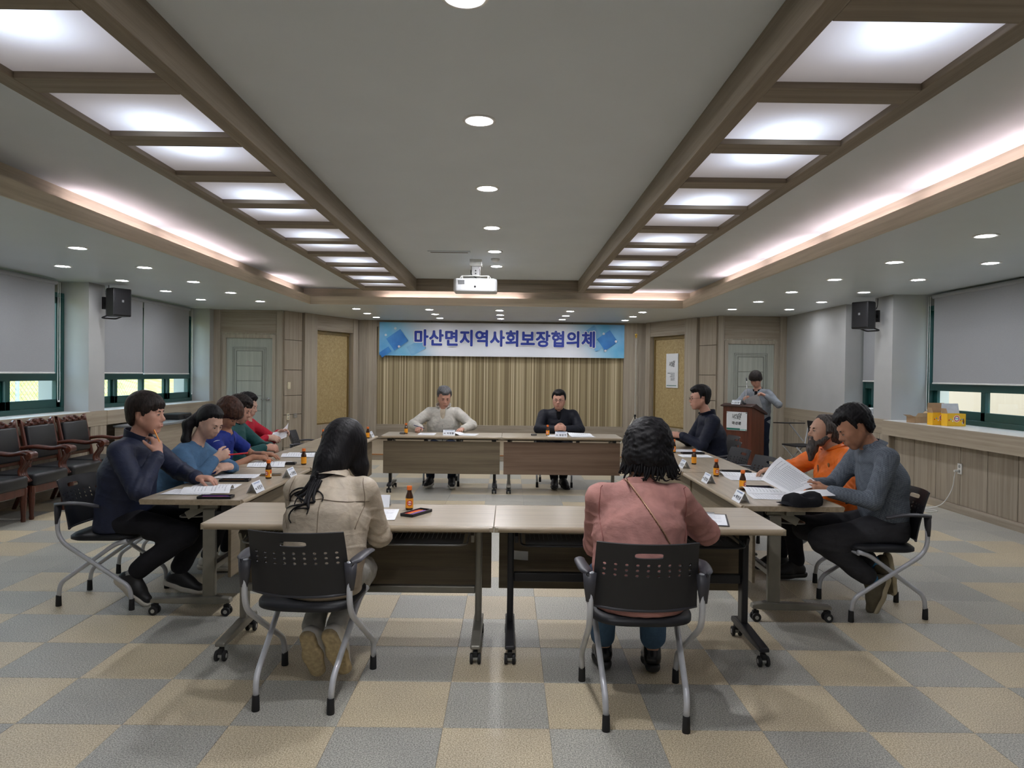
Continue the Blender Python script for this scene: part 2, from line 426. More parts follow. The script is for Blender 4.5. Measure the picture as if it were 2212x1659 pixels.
for i, y in enumerate((11.22, 10.08, 8.94, 7.76, 6.58, 5.4)):
    downlight(-4.82, y, SZ, 'round soffit downlight on the armchair side, row by the blinds, %s from the stage' % ORD[i], G)
G = 'downlights in the lectern side soffit'
for i, y in enumerate((11.75, 10.52, 9.28, 8.05, 6.8, 5.5, 4.25)):
    downlight(3.64, y, SZ, 'round soffit downlight on the lectern side, inner row, %s from the stage' % ORD[i], G)
for i, y in enumerate((11.65, 10.45, 9.2, 7.98, 6.78, 5.55)):
    downlight(4.54, y, SZ, 'round soffit downlight on the lectern side, row by the blinds, %s from the stage' % ORD[i], G)
for i, (x, nm) in enumerate(((-2.67, 'outermost column on the armchair side'), (-1.40, 'second column on the armchair side'), (-.18, 'middle column'), (1.05, 'second column on the lectern side'), (2.31, 'outermost column on the lectern side'))):
    for j, y in enumerate((12.5, 13.46, 14.38)):
        downlight(x, y, SZ, 'round downlight before the banner, %s, %s from the wall' % (nm, ORD[2-j]), 'downlights before the stage banner', .97)

# ------------------------------------------------------------------ walls
LZ = .95                                                     # window ledge height
# window side wall (x = XL): piers, recessed windows
wl = struct('wall_left', MB().box(-6.0, XL, 9.17, 9.53, .0, SZ).box(-6.0, XL, 12.86, YD+.35, 0, SZ).box(-6, -5.80, YF, 9.17, 0, .95).box(-6, -5.80, 9.53, 12.86, 0, .95).box(-6, XL, YF, 5.2, 0, SZ), paint)
MB().box(-6, -5.80, 5.2, 9.17, 2.45, SZ).box(-6, -5.80, 9.53, 12.86, 2.45, SZ).build('lintel', paint, wl)
WT = .74
def ledge(name, x0, x1, y0, y1, side):
    """window ledge: pale top board and deep wooden front band"""
    o = struct(name, MB().box(x0, x1, y0, y1, LZ-.03, LZ), plain('ledge_top', (214, 214, 212), .35))
    xf = x1 if side > 0 else x0
    MB().box(xf-.02, xf+.012, y0, y1, LZ-.19, LZ-.004).build('front_band', wallwood_h if False else beltwood, o); return o
beltwood = wood('belt_wood', (172, 160, 142), (150, 138, 120), (24, .7, 24), .5)
ledge('trim_8', -5.80, XL+.03, 5.2, 9.17, 1); ledge('trim_9', -5.80, XL+.03, 9.53, 12.86, 1)
# timber below: pier cladding, boards below the ledges, skirting
def panels_x(name, x, ys, z0, z1, m, th=.014, face=1):
    """vertical boards on a wall x=const, a recessed joint between neighbours"""
    o = struct(name, MB().box(min(x, x-face*.03), max(x, x-face*.03), ys[0]+.006, ys[-1]-.006, z0, z1), dark_gap)
    for e0, e1 in ((ys[0], ys[0]+.006), (ys[-1]-.006, ys[-1])): MB().box(min(x+face*th*.9, x-face*.09), max(x+face*th*.9, x-face*.09), e0, e1, z0, z1).build('end_strip', m, o)
    for a, b in zip(ys[:-1], ys[1:]):
        MB().box(min(x, x+face*th), max(x, x+face*th), a+.004, b-.004, z0, z1).build('panel', m, o, bevel=.002, seg=1)
    return o
pier = struct('trim_10', MB().box(XL-.02, XL+.034, 9.16, 9.54, LZ-.19, LZ), beltwood)
panels_x('trim_11', XL, [9.165, 9.35, 9.535], .08, LZ-.19, wallwood, .03)
panels_x('trim_12', XL-.02, [5.2+.4*i for i in range(10)]+[9.165], .08, LZ-.19, wallwood, .014)
panels_x('trim_13', XL-.24, [9.54+.415*i for i in range(9)], .08, LZ-.19, wallwood, .014)
struct('baseboard_left', MB().box(XL-.3, XL+.02, YF, 9.54, 0, .08).box(XL-.26, XL-.21, 9.54, YD, 0, .08), wallwood_h)
struct('trim_14', MB().box(XL-.03, XL+.034, 12.84, YD+.1, LZ-.19, LZ), beltwood)
panels_x('trim_15', XL, [12.85, YD], .08, LZ-.19, wallwood, .03)

# lectern side wall (x = XR)
wr_ = struct('wall_right', MB().box(XR, 5.8, 9.43, 9.89, 0, SZ).box(XR, 5.8, 10.75, YD+.35, 0, SZ).box(5.62, 5.8, YF, 9.43, 0, .95).box(5.40, 5.8, 9.89, 10.75, 0, .95).box(XR, 5.8, YF, 5.2, 0, SZ), paint)
MB().box(5.62, 5.8, 5.2, 9.43, 2.45, SZ).box(5.40, 5.8, 9.89, 10.75, 2.45, SZ).build('lintel', paint, wr_)
ledge('trim_16', XR-.10, 5.66, 5.2, 9.43, -1); ledge('trim_17', XR-.03, 5.42, 9.89, 10.75, -1)
struct('trim_18', MB().box(XR-.034, XR+.02, 9.42, 9.90, LZ-.19, LZ).box(XR-.034, XR+.02, 10.74, YD+.2, LZ-.19, LZ), beltwood)
panels_x('trim_19', XR, [9.42, 9.66, 9.895], .08, LZ-.19, wallwood, .03, -1)
panels_x('trim_20', XR, [10.74, 11.13, 11.51, 11.89, 12.27, 12.65, YD], .08, LZ-.19, wallwood, .03, -1)
panels_x('trim_21', XR+.06, [9.415-.46*i for i in range(10)][::-1], .08, LZ-.19, wallwood, .014, -1)
panels_x('trim_22', XR, [9.896, 10.32, 10.739], .08, LZ-.19, wallwood, .02, -1)
struct('baseboard_right', MB().box(XR-.012, XR+.1, YF, 9.43, 0, .08).box(XR-.045, XR+.1, 9.43, YD, 0, .08), wallwood_h)

# wall behind the camera closes the room
struct('wall_rear', MB().box(-6, 5.8, YF-.15, YF, 0, 3.0), paint)

# door wall and the slanting walls beside the stage
CX = -.16
AX, BX_ = 3.93, 3.06                                         # half widths: outer and inner end of the slanting walls
doorline = plain('door_line', (134, 137, 129), .6)
def door_side(sg, n0, nd):
    X = lambda d: CX+sg*d                                    # d = distance from the room's axis
    def bx(d0, d1, y0, y1, z0, z1): return MB().box(min(X(d0), X(d1)), max(X(d0), X(d1)), y0, y1, z0, z1)
    di, do = 4.14, 4.98
    w = struct('wall_'+('left_end' if sg < 0 else 'right_end'), bx(3.95, di-.06, YD, YD+.12, 0, SZ).box(*sorted((X(do+.06), X(5.45))), YD, YD+.12, 0, SZ).box(*sorted((X(di-.06), X(do+.06))), YD, YD+.12, 2.16, SZ), wallwood_c)
    bx(3.955, 4.065, YD-.022, YD, 0, SZ).build('post', wallwood_c, w, bevel=.004)
    bx(do+.10, 5.23, YD-.022, YD, 0, SZ).build('post', wallwood_c, w, bevel=.004)
    bx(di-.07, do+.09, YD-.008, YD, 2.185, SZ).build('panel', wallwood_h, w, bevel=.003)
    # door with frame
    d = struct('door_%d' % nd, bx(di, do, YD+.015, YD+.055, .01, 2.09), doorgrey)
    for a, b, z0, z1 in ((di-.065, di, 0, 2.155), (do, do+.065, 0, 2.155), (di, do, 2.09, 2.155)): bx(a, b, YD-.018, YD+.08, z0, z1).build('frame', wallwood_c, d, bevel=.004)
    cx_ = (di+do)/2; hw = .235
    for e in (0, .035, .062):                                # fine raised mouldings round the middle field
        for a, b, z0, z1 in ((cx_-hw-e-.006, cx_-hw-e, .22-e, 1.86+e), (cx_+hw+e, cx_+hw+e+.006, .22-e, 1.86+e), (cx_-hw-e, cx_+hw+e, 1.86+e, 1.866+e), (cx_-hw-e, cx_+hw+e, .214-e, .22-e)):
            bx(a, b, YD+.006, YD+.016, z0, z1).build('moulding', doorline, d)
    bx(cx_-hw, cx_+hw, YD+.012, YD+.0155, .22, 1.86).build('groove_backing', doorline, d)
    for i in range(6):
        z0 = .23+i*.272; bx(cx_-hw+.010, cx_+hw-.010, YD+.003, YD+.013, z0, z0+.262).build('panel', doorgrey, d, bevel=.004, seg=1)
    hx = X(di+.07)
    MB().cyl((hx, YD-.004, .985), (hx, YD+.02, .985), .028, n=18).cyl((hx, YD-.04, .985), (hx, YD, .985), .012).tube([(hx, YD-.04, .985), (hx+sg*.12, YD-.042, .985)], .009).build('handle', chrome, d, smooth=True)
    # slanting wall: local u along the wall from the door wall to the stage wall, v towards the room
    A = Vector((X(AX), YD, 0)); B = Vector((X(BX_), 15.08, 0)); L = (B-A).length; u = (B-A).normalized(); v = Vector((u.y, -u.x, 0)) if sg < 0 else Vector((-u.y, u.x, 0))
    def sb(a, b, v0, v1, z0, z1):
        P = [A+u*(a*L)+v*v0, A+u*(b*L)+v*v0, A+u*(b*L)+v*v1, A+u*(a*L)+v*v1]
        return MB().prism([(p.x, p.y) for p in P], z0, z1)
    s = struct('wall_'+('left_slant' if sg < 0 else 'right_slant'), sb(-.02, 1.02, -.20, -.09, 0, SZ), dark_gap)
    zs = [.10, .47, .79, 1.11, 1.43, 1.75, 2.07, SZ] if sg < 0 else [.10, .58, 1.08, 1.57, 2.07, SZ]
    zs = [.10, .70, 1.05, 1.52, 2.07, SZ]
    for z0, z1 in zip(zs[:-1], zs[1:]): sb(.005, .225, -.09, 0, z0+.004, z1-.004).build('panel', wallwood, s, bevel=.003)
    sb(.235, .40, -.09, .05, 0, SZ).build('post', wallwood_c, s, bevel=.004)
    sb(.93, 1.0, -.09, .05, 0, SZ).build('post', wallwood_c, s, bevel=.004)
    sb(.40, .93, -.09, .035, 2.30, SZ).build('header', wallwood_h, s, bevel=.004)
    sb(.40, .93, -.09, .012, .10, .46).build('panel', wallwood, s, bevel=.003)
    sb(.41, .92, -.085, -.070, .47, 2.25).build('gold_panel', gold_panel, s)
    for a, b, z0, z1 in ((.40, .925, .46, .485), (.40, .925, 2.235, 2.30), (.905, .92, .485, 2.235), (.405, .42, .485, 2.235)):
        sb(a, b, -.07, -.045, z0, z1).build('gold_trim', goldframe, s)
    sb(0, 1, 0, .012, 0, .10).build('skirting', wallwood_h, s)
    return A, u, v, L
SLL = door_side(-1, 30, 1)
SLR = door_side(1, 40, 2)
# stage wall with the striped field
wb = struct('wall_stage', MB().box(-3.6, 3.3, YB+.03, YB+.3, 0, SZ+.02), wallwood_c)
SPX0, SPX1 = -2.80, 2.42
MB().box(SPX0, SPX1, YB-.01, YB+.03, .40, 2.46).build('striped_panel', striped, wb)
for a, b, z0, z1, m in ((-3.30, SPX0, .1, SZ, wallwood_c), (SPX1, 2.96, .1, SZ, wallwood_c), (SPX0, SPX1, .1, .40, wallwood_h), (SPX0, SPX1, 2.46, SZ, wallwood_h)):
    MB().box(a, b, YB-.07, YB+.03, z0, z1).build('panel', m, wb, bevel=.003)
MB().box(-3.06, -3.03, YB-.10, YB-.07, .1, SZ).build('post', wallwood_c, wb); MB().box(2.69, 2.72, YB-.10, YB-.07, .1, SZ).build('post', wallwood_c, wb)
# low stage
stage = thing('stage', 'low wooden stage platform in front of the striped wall', 'stage', (CX, 12.25, 0))
MB().box(-3.05, 3.05, 0, 2.75, 0, .085).build('platform', wallwood_h, stage)
MB().box(-3.05, 3.05, 0, 2.75, .085, .10).build('deck', wood('stage_deck', (158, 144, 122), (140, 126, 106), (.9, 22, 22), .4), stage)
MB().box(-3.06, 3.06, -.012, .02, .088, .104).build('nosing', plain('orange_nosing', (172, 112, 62), .4), stage)

# ------------------------------------------------------------------ windows, blinds
glass_m = None
def glass():
    n = NT('window_glass'); n.t.nodes.remove(n.b)
    tr = n.n('BsdfTransparent'); gl = n.n('BsdfGlossy'); gl.inputs['Roughness'].default_value = .02; tr.inputs[0].default_value = (.93, .97, .96, 1)
    mx = n.n('MixShader'); mx.inputs[0].default_value = .06; n.link(tr.outputs[0], mx.inputs[1]); n.link(gl.outputs[0], mx.inputs[2]); n.link(mx.outputs[0], n.out.inputs[0]); return n.m
glass_m = glass()
def window(name, x, y0, y1, sg, sashes, z0=LZ, z1=2.45):
    """sliding window in a wall x=const; sg = +1 when the room lies on the +x side"""
    f = .06
    w = struct(name, MB().box(x-.06, x+.06, y0, y1, z0, z0+f).box(x-.06, x+.06, y0, y1, z1-f, z1).box(x-.06, x+.06, y0, y0+f, z0+f, z1-f).box(x-.06, x+.06, y1-f, y1, z0+f, z1-f), green, bevel=.004)
    n = sashes; W_ = (y1-y0-2*f)/n
    for i in range(n):
        a, b = y0+f+W_*i-(.02 if i else 0), y0+f+W_*(i+1)+(.02 if i < n-1 else 0); xx = x+(.022 if i % 2 else -.022); s_ = .075
        so_ = MB().box(xx-.02, xx+.02, a, b, z0+f, z0+f+.10).box(xx-.02, xx+.02, a, b, z1-f-s_, z1-f).box(xx-.02, xx+.02, a, a+s_, z0+f, z1-f).box(xx-.02, xx+.02, b-s_, b, z0+f, z1-f).build('sash', green, w, bevel=.003)
        MB().box(xx-.003, xx+.003, a+s_-.01, b-s_+.01, z0+f+.09, z1-f-s_+.01).build('pane', glass_m, so_)
    MB().box(x-.055, x+.055, y0+f, y1-f, 1.345, 1.44).build('transom', green, w, bevel=.004)
    return w
window('window_1', -5.73, 5.2, 9.17, 1, 4); window('window_2', -5.73, 9.53, 12.86, 1, 4)
window('window_3', 5.56, 5.2, 9.43, -1, 4); window('window_4', 5.37, 9.89, 10.75, -1, 2)
blind_m = None
def blindmat():
    n = NT('blind_cloth'); a = n.noise(n.coord((300, 300, 300)), 1, 2); n.set(n.ramp(a, [(.3, C(152, 154, 156)), (.7, C(167, 169, 172))]), .85, 0, .15); n.bump(a, .1, .001); return n.m
blind_m = blindmat()
def blind(x, y0, y1, zb, label, sg, ch, chz=1.05):
    th = thing('roller_blind', label, 'blind', (x, (y0+y1)/2, SZ), 0, 'grey roller blinds'); h = (y1-y0)/2; d = zb-SZ
    MB().box(-.0025, .0025, -h, h, d+.02, -.03).build('cloth', blind_m, th)
    MB().cyl((0, -h-.02, -.045), (0, h+.02, -.045), .028, n=16).build('roller', blind_m, th, smooth=True)
    MB().cyl((0, -h, d+.012), (0, h, d+.012), .011, n=10).build('bottom_bar', white_plastic, th, smooth=True)
    if ch:
        y = ch-(y0+y1)/2; q = sg*.03
        pts = [(q, y-.018, -.04), (q, y-.02, -.8), (q, y-.022, d-.28), (q, y, d-.33), (q, y+.022, d-.28), (q, y+.02, -.8), (q, y+.018, -.04)]
        MB().tube(bez(pts, 6), .0035, 6).build('pull_chain', white_plastic, th, 'all')
    return th
blind(-5.60, 7.25, 8.86, 1.43, 'wide grey roller blind in the window bay above the dark armchairs', 1, 8.90)
blind(-5.60, 5.6, 7.20, 1.43, 'grey roller blind cut by the picture edge beside the armchairs', 1, None)
blind(-5.60, 9.60, 10.98, 1.43, 'grey roller blind behind the wall speaker on the armchair side', 1, None)
blind(-5.60, 11.02, 12.56, 1.42, 'grey roller blind next to the corner by the grey door', 1, 12.62)
blind(5.46, 7.40, 9.22, 1.43, 'wide grey roller blind above the yellow drink boxes', -1, 9.28)
blind(5.46, 5.6, 7.35, 1.43, 'grey roller blind cut by the picture edge on the drink box side', -1, None)
blind(5.29, 9.93, 10.70, 1.44, 'narrow grey roller blind behind the wall speaker on the lectern side', -1, None)

# ------------------------------------------------------------------ outside
def ground_mat():
    n = NT('dry_hillside'); v = n.coord(); a = n.noise(v, 1.3, 6, .65); n.set(n.ramp(a, [(.3, C(112, 128, 58)), (.5, C(170, 160, 92)), (.68, C(186, 152, 118))]), .9, 0, .1); return n.m
gm = ground_mat()
struct('ground', MB().box(-60, -6.2, -10, 60, -.6, -.5).box(6.0, 60, -10, 60, -.6, -.5), gm)
hill = MB().grid(24, 24, lambda u, v: (-11-30*u, -8+60*v, -.5+7*u+1.2*math.sin(9*v+3*u)*u+.5*math.sin(23*v)*u))
hill.build('grass_hill', gm, None, 'all', label='sunlit dry grass hillside outside the windows on the armchair side', category='hill')
fence = thing('chain_link_fence', 'wire mesh fence with grey posts outside the window bay', 'fence', (-8.2, 4, -.5))
fm = plain('fence_wire', (150, 156, 150), .5, .6)
for i in range(7): MB().cyl((0, i*2.0, 0), (0, i*2.0, 2.6), .03, n=10).build('post', plain('fence_post', (176, 190, 200), .5), fence, smooth=True)
mb = MB()
for k in range(-26, 130):
    for sg in (1, -1):
        y0 = k*.1; a = max(0, y0 if sg > 0 else y0-2.5); b_ = y0+2.5 if sg > 0 else y0
        b_ = min(b_, 12)
        if b_ <= a: continue
        z = lambda y: (y-y0) if sg > 0 else (y0-y)
        mb.tube([(0, a, z(a)), (0, b_, z(b_))], .004, 4, False)
mb.build('wire_mesh', fm, fence, kind='stuff')
bld = thing('brick_building', 'pink brick building seen through the windows on the lectern side', 'building', (9.5, 9, -.5))
brick_m = NT('brick_wall'); bt = brick_m.n('TexBrick'); bt.inputs['Scale'].default_value = 6; bt.inputs['Color1'].default_value = C(178, 120, 94); bt.inputs['Color2'].default_value = C(166, 108, 84); bt.inputs['Mortar'].default_value = C(190, 160, 140); brick_m.link(brick_m.coord((1, 1, 1), rot=(PI/2, 0, PI/2)), bt.inputs[0]); brick_m.set(bt.outputs[0], .85)
MB().box(0, 6, 1.2, 14, 0, 6).build('wall', brick_m.m, bld); MB().box(0, 6, -14, 1.1, 0, 6).build('wall', plain('pale_render', (176, 164, 172), .8), bld)
for y in (-3.2, -.7): MB().box(-.03, .05, y, y+1.5, 1.2, 2.9).build('window', plain('far_window', (150, 190, 210), .2), bld)

# ------------------------------------------------------------------ things on the walls
def speaker(loc, rz, label):
    th = thing('wall_speaker', label, 'speaker', loc, rz, 'black wall speakers')      # front faces local -y
    MB().prism([(-.125, -.12), (.125, -.12), (.125, .02), (.07, .12), (-.07, .12), (-.125, .02)], -.18, .18).build('cabinet', blackp, th, bevel=.012)
    g = NT('speaker_grille') if 'spg' not in MATS else None
    if g:
        a = g.n('TexVoronoi'); a.inputs['Scale'].default_value = 160; g.link(g.coord(), a.inputs['Vector']); g.set(C(34, 34, 37), .5, .3); g.bump(a.outputs[0], .4, .002); MATS['spg'] = g.m
    MB().box(-.112, .112, -.128, -.12, -.165, .165).build('grille', MATS['spg'], th, bevel=.004)
    MB().box(-.014, .014, -.131, -.128, .0, .03).build('badge', plain('badge_grey', (150, 150, 152), .3, .5), th)
    MB().tube(fillet([(-.10, .05, -.175), (-.10, .17, -.20), (.10, .17, -.20), (.10, .05, -.175)], .04), .010, 8).cyl((0, .1, 0), (0, .24, 0), .018).box(-.05, .05, .20, .235, -.08, .08).build('bracket', blackp, th)
    MB().tube(bez([(.02, .12, .05), (.03, .2, .12), (.03, .215, .24)], 6), .005, 6).build('cable', blackp, th, 'all')
    return th
speaker((XL+.25, 9.36, 2.36), math.radians(62), 'black wall speaker high on the pier between the blinds, armchair side')
speaker((XR-.25, 9.66, 2.34), math.radians(-62), 'black wall speaker high on the pier, lectern side')
def socket(loc, rz, label, name='wall_socket', size=(.07, .115), holes=2, m=None):
    th = thing(name, label, 'socket' if 'socket' in name else 'switch', loc, rz)           # faces local -y
    MB().box(-size[0]/2, size[0]/2, -.012, 0, -size[1]/2, size[1]/2).build('cover', m or white_plastic, th, bevel=.003)
    for i in range(holes):
        z = (i-(holes-1)/2)*.052
        if 'socket' in name: MB().cyl((0, -.0135, z), (0, -.008, z), .019, n=16).build('hole', plain('socket_grey', (150, 150, 148), .5), th)
        else: MB().box(-.02, .02, -.017, -.012, z-.022, z+.022).build('rocker', m or white_plastic, th, bevel=.002)
    return th
def on_slant(S, a, z, off=.001):
    A, u, v, L = S; p = A+u*(a*L)+v*off; return (p.x, p.y, z), math.atan2(v.y, v.x)+PI/2
p, r = on_slant(SLL, .06, 1.235); socket(p, r, 'ivory light switch on the panelled slanting wall by the grey door', 'light_switch', (.075, .13), 2, ivory)
p, r = on_slant(SLL, .05, .665); socket(p, r, 'ivory double socket low on the slanting wall by the grey door', 'wall_socket', (.07, .12), 2, ivory)
p, r = on_slant(SLL, .14, .675); socket(p, r, 'small metal plate beside the ivory socket on the slanting wall', 'wall_socket', (.11, .075), 2, plain('steel_plate', (150, 146, 138), .4, .5))
socket((XR+.06-.016, 8.03, .49), -PI/2, 'white wall socket with a plugged cable under the window ledge', 'wall_socket', (.075, .12), 2, white_plastic)
cab = thing('power_cable', 'white power cable from the wall socket lying on the floor', 'cable', (XR+.03, 8.03, 0))
MB().tube(bez([(-.035, .01, .46), (-.045, .01, .40), (-.06, .03, .25), (-.12, .1, .08), (-.22, .2, .012), (-.42, .28, .008), (-.62, .22, .008), (-.50, .02, .008), (-.28, -.02, .008), (-.22, .08, .008), (-.40, .20, .014), (-.75, .34, .008), (-1.2, .42, .008)], 8), .005, 8).build('cord', white_plastic, cab, 'all')
MB().cyl((-.012, .008, .464), (-.05, .008, .464), .017, .013, 12).build('plug', white_plastic, cab, smooth=True)

# banner on the stage wall
bn = thing('banner', 'wide blue and white banner with large Korean lettering above the striped wall', 'banner', (-.16, YB-.13, 2.205))
BW, BH = 5.16, .70
def banner_mat():
    n = NT('banner_print'); tc = n.n('TexCoord'); sp = n.n('SeparateXYZ'); n.link(tc.outputs['Object'], sp.inputs[0]); x, z = sp.outputs[0], sp.outputs[2]
    ax = n.math('ABSOLUTE', x)
    e = n.n('MapRange', interpolation_type='SMOOTHSTEP'); n.link(n.math('ADD', ax, n.math('MULTIPLY', n.math('MULTIPLY', z, n.math('SIGN', x)), .55)), e.inputs[0]); e.inputs[1].default_value = 1.35; e.inputs[2].default_value = 2.65
    c = n.ramp(e.outputs[0], [(0, C(236, 240, 248)), (.45, C(160, 208, 236)), (.8, C(84, 178, 224)), (1, C(58, 152, 212))]); nz = n.noise(n.coord((1, 1, 1)), 3.5, 3); c = n.mix(n.math('MULTIPLY', n.math('MULTIPLY', e.outputs[0], nz), .5), c, C(196, 232, 246)); n.set(c, .55, 0, .3); return n.m
MB().grid(40, 4, lambda u, v: ((u-.5)*BW, .012*math.sin(u*21)*(.3+v*.2), (v-.5)*BH)).build('cloth', banner_mat(), bn, 'all')
ink = plain('banner_navy', (34, 58, 158), .5, var=.02); white_ink = plain('banner_white', (240, 244, 250), .5, var=.01)
def lay(me, name, m, parent, loc, rx=PI/2, rz=0, sc=None):
    me.materials.clear(); me.materials.append(m); o = link_mesh(name, me, None, parent); o.location = loc; o.rotation_euler = (rx, 0, rz)
    if sc: o.scale = sc
    return o
HANGUL = '마산면지역사회보장협의체'
def fit_text(me, w, h):
    xs = [v.co.x for v in me.vertices]; ys = [v.co.y for v in me.vertices]; w0, h0 = max(xs)-min(xs), max(ys)-min(ys); cx_, cy_ = (max(xs)+min(xs))/2, (max(ys)+min(ys))/2
    for v in me.vertices: v.co.x = (v.co.x-cx_)*w/w0; v.co.y = (v.co.y-cy_)*h/h0
    return me
hm_ = fit_text(text_mesh(HANGUL, .4, 0, spacing=1.06), 3.77, .325)
lay(bolder(hm_, .030, 12), 'lettering_outline', white_ink, bn, (.06, -.022, .035)); lay(bolder(hm_, .0125), 'lettering', ink, bn, (.06, -.030, .035))
def cardmat(name, a, b):
    n = NT(name); nz = n.noise(n.coord(), 4, 2); n.set(n.ramp(nz, [(.3, C(*a)), (.7, C(*b))]), .5); return n.m
c1 = cardmat('banner_square_deep', (36, 110, 190), (60, 140, 210)); c2 = cardmat('banner_square_pale', (110, 172, 222), (140, 196, 232)); c3 = cardmat('banner_glow', (226, 220, 224), (200, 226, 240))
for (x, z, w, h, a, m, d) in ((-2.20, -.02, .36, .30, -35, c1, .018), (-1.80, -.18, .34, .22, -30, c2, .016), (2.22, .02, .33, .30, -35, c1, .018), (1.88, .14, .33, .26, -35, c2, .016), (2.02, -.10, .2, .16, -35, c2, .017), (-2.45, -.28, .24, .12, -35, c1, .016)):
    R_ = Matrix.Rotation(math.radians(a), 3, 'Y'); MB().obox((x, -d, z), (w, .003, h), R_).build('printed_square', m, bn)
for x, z in ((-2.16, -.16), (-2.44, .08), (-2.24, .22), (2.14, .16), (2.4, 0), (2.18, -.2)): MB().cyl((x, -.0215, z), (x, -.023, z), .026, n=14).build('printed_spark', c3, bn)
for x in (-1.48, 0, 1.48): MB().cyl((x, .02, BH/2), (x, .05, BH/2+.05), .004, n=6).build('hanging_cord', blackp, bn)
MB().cyl((-2.58, .02, BH/2), (2.58, .02, BH/2), .010, n=8).build('top_rod', plain('rod_grey', (150, 148, 144), .4), bn)

# poster on the gold panel
def calligraphy(seed, w, h, n=9):
    r = random.Random(seed); mb = MB()
    for i in range(n):
        x = -w/2+w*(i+.5)/n; y0 = r.uniform(-.1, .1)*h
        for k in range(2):
            pts = [(x+r.uniform(-.06, .06)*w, y0+r.uniform(-.45, .45)*h, 0) for _ in range(3)]; pp = bez(pts, 4)
            for a, b in zip(pp[:-1], pp[1:]):
                d = (b-a); 
                if d.length < 1e-6: continue
                q = Vector((-d.y, d.x, 0)).normalized()*h*.035; mb.add([a-q, b-q, b+q, a+q], [(0, 1, 2, 3)])
    pp = bez([(w*.18, h*.3, 0), (w*.34, h*.62, 0), (w*.5, h*.2, 0), (w*.52, h*.75, 0)], 5)
    for a, b in zip(pp[:-1], pp[1:]):
        d = b-a; q = Vector((-d.y, d.x, 0)).normalized()*h*.06; mb.add([a-q, b-q, b+q, a+q], [(0, 1, 2, 3)])
    return mb.mesh('brush_lettering', fix=False)
printk = plain('print_black', (44, 46, 50), .6, var=.02); printg = plain('print_grey', (120, 126, 130), .6, var=.02); printgr = plain('print_green', (32, 112, 96), .5, var=.02)
sign_white = plain('sign_white', (226, 229, 232), .45, var=.02)
p, r = on_slant(SLR, .64, 1.60, -.066); po = thing('poster', 'white framed poster with brush lettering on the gold panel', 'poster', p, r)
MB().box(-.20, .20, -.012, 0, -.345, .345).build('frame', white_plastic, po, bevel=.003); MB().box(-.188, .188, -.014, -.012, -.333, .333).build('sheet', sign_white, po)
lay(calligraphy(3, .17, .09), 'brush_lettering', printk, po, (.0, -.0155, .14)); lay(calligraphy(4, .12, .05), 'brush_lettering', printk, po, (.02, -.0155, .095))
for i in range(5): lay(text_mesh(('한마음으로 여는 내일', '따뜻한 마을', '함께하는 이웃', '나누는 기쁨', '행복한 하루')[i], .026, .001, 'RIGHT'), 'lettering', printg, po, (.09, -.0155, -.055-.033*i))
MB().box(-.17, .15, -.0155, -.014, -.305, -.292).build('green_bar', printgr, po)

# projector under the central ceiling
pj = thing('projector', 'white projector hanging from the central ceiling by a short bracket', 'projector', (-.435, 9.05, 2.60))
MB().prism([(-.24, -.16), (.24, -.16), (.27, -.10), (.27, .16), (-.27, .16), (-.27, -.10)], -.09, .075).build('body', plain('projector_white', (214, 216, 218), .4), pj, bevel=.022, seg=3)
MB().box(-.205, -.13, -.167, -.158, .0, .05).build('vent', plain('vent_grey', (120, 122, 124), .5), pj); MB().box(.05, .20, -.165, -.16, .02, .045).build('label_strip', plain('label_grey', (196, 200, 210), .4), pj)
MB().cyl((0, -.164, -.03), (0, -.157, -.03), .014, n=12).build('sensor_eye', blackp, pj)
for x in (-.16, .16): MB().cyl((x, -.1, .075), (x, -.1, .115), .008).build('stay', white_plastic, pj)
MB().tube(fillet([(-.19, -.1, .08), (-.17, -.1, .11), (.17, -.1, .11), (.19, -.1, .08)], .02), .007, 8).box(-.06, .06, -.13, .05, .105, .115).build('cradle', white_plastic, pj)
MB().box(-.055, .055, -.03, -.022, .115, .245).box(-.055, .055, .03, .038, .115, .245).box(-.055, -.048, -.03, .03, .115, .245).box(.048, .055, -.03, .03, .115, .245).build('bracket', plain('bracket_grey', (190, 190, 190), .35, .3), pj)
for z in (.15, .185): MB().cyl((0, -.034, z), (0, -.029, z), .010, n=10).build('bolt', blackp, pj)
MB().box(-.075, .075, -.06, .06, .245, CZ-2.60).build('ceiling_mount', white_plastic, pj)
MB().tube(bez([(-.06, -.02, .19), (-.05, -.08, .13), (-.01, -.12, .10), (.02, -.06, .08)], 6), .006, 6).build('cable', blackp, pj, 'all')
ac = thing('ceiling_hatch', 'flat ceiling slot diffuser beside the projector mount', 'vent', (-.72, 8.45, CZ)); MB().box(-.25, .25, -.05, .05, -.012, 0).build('frame', ceil_m, ac, bevel=.003); MB().box(-.22, .22, -.02, .02, -.014, -.010).build('slot', plain('slot_shadow', (84, 82, 76), .7), ac)
sd = thing('ceiling_sensor', 'small round ceiling sensor near the projector', 'sensor', (-.19, 8.95, CZ)); MB().lathe([(.0, -.035), (.035, -.034), (.05, -.02), (.055, 0)], n=20).build('housing', white_plastic, sd, smooth='all')
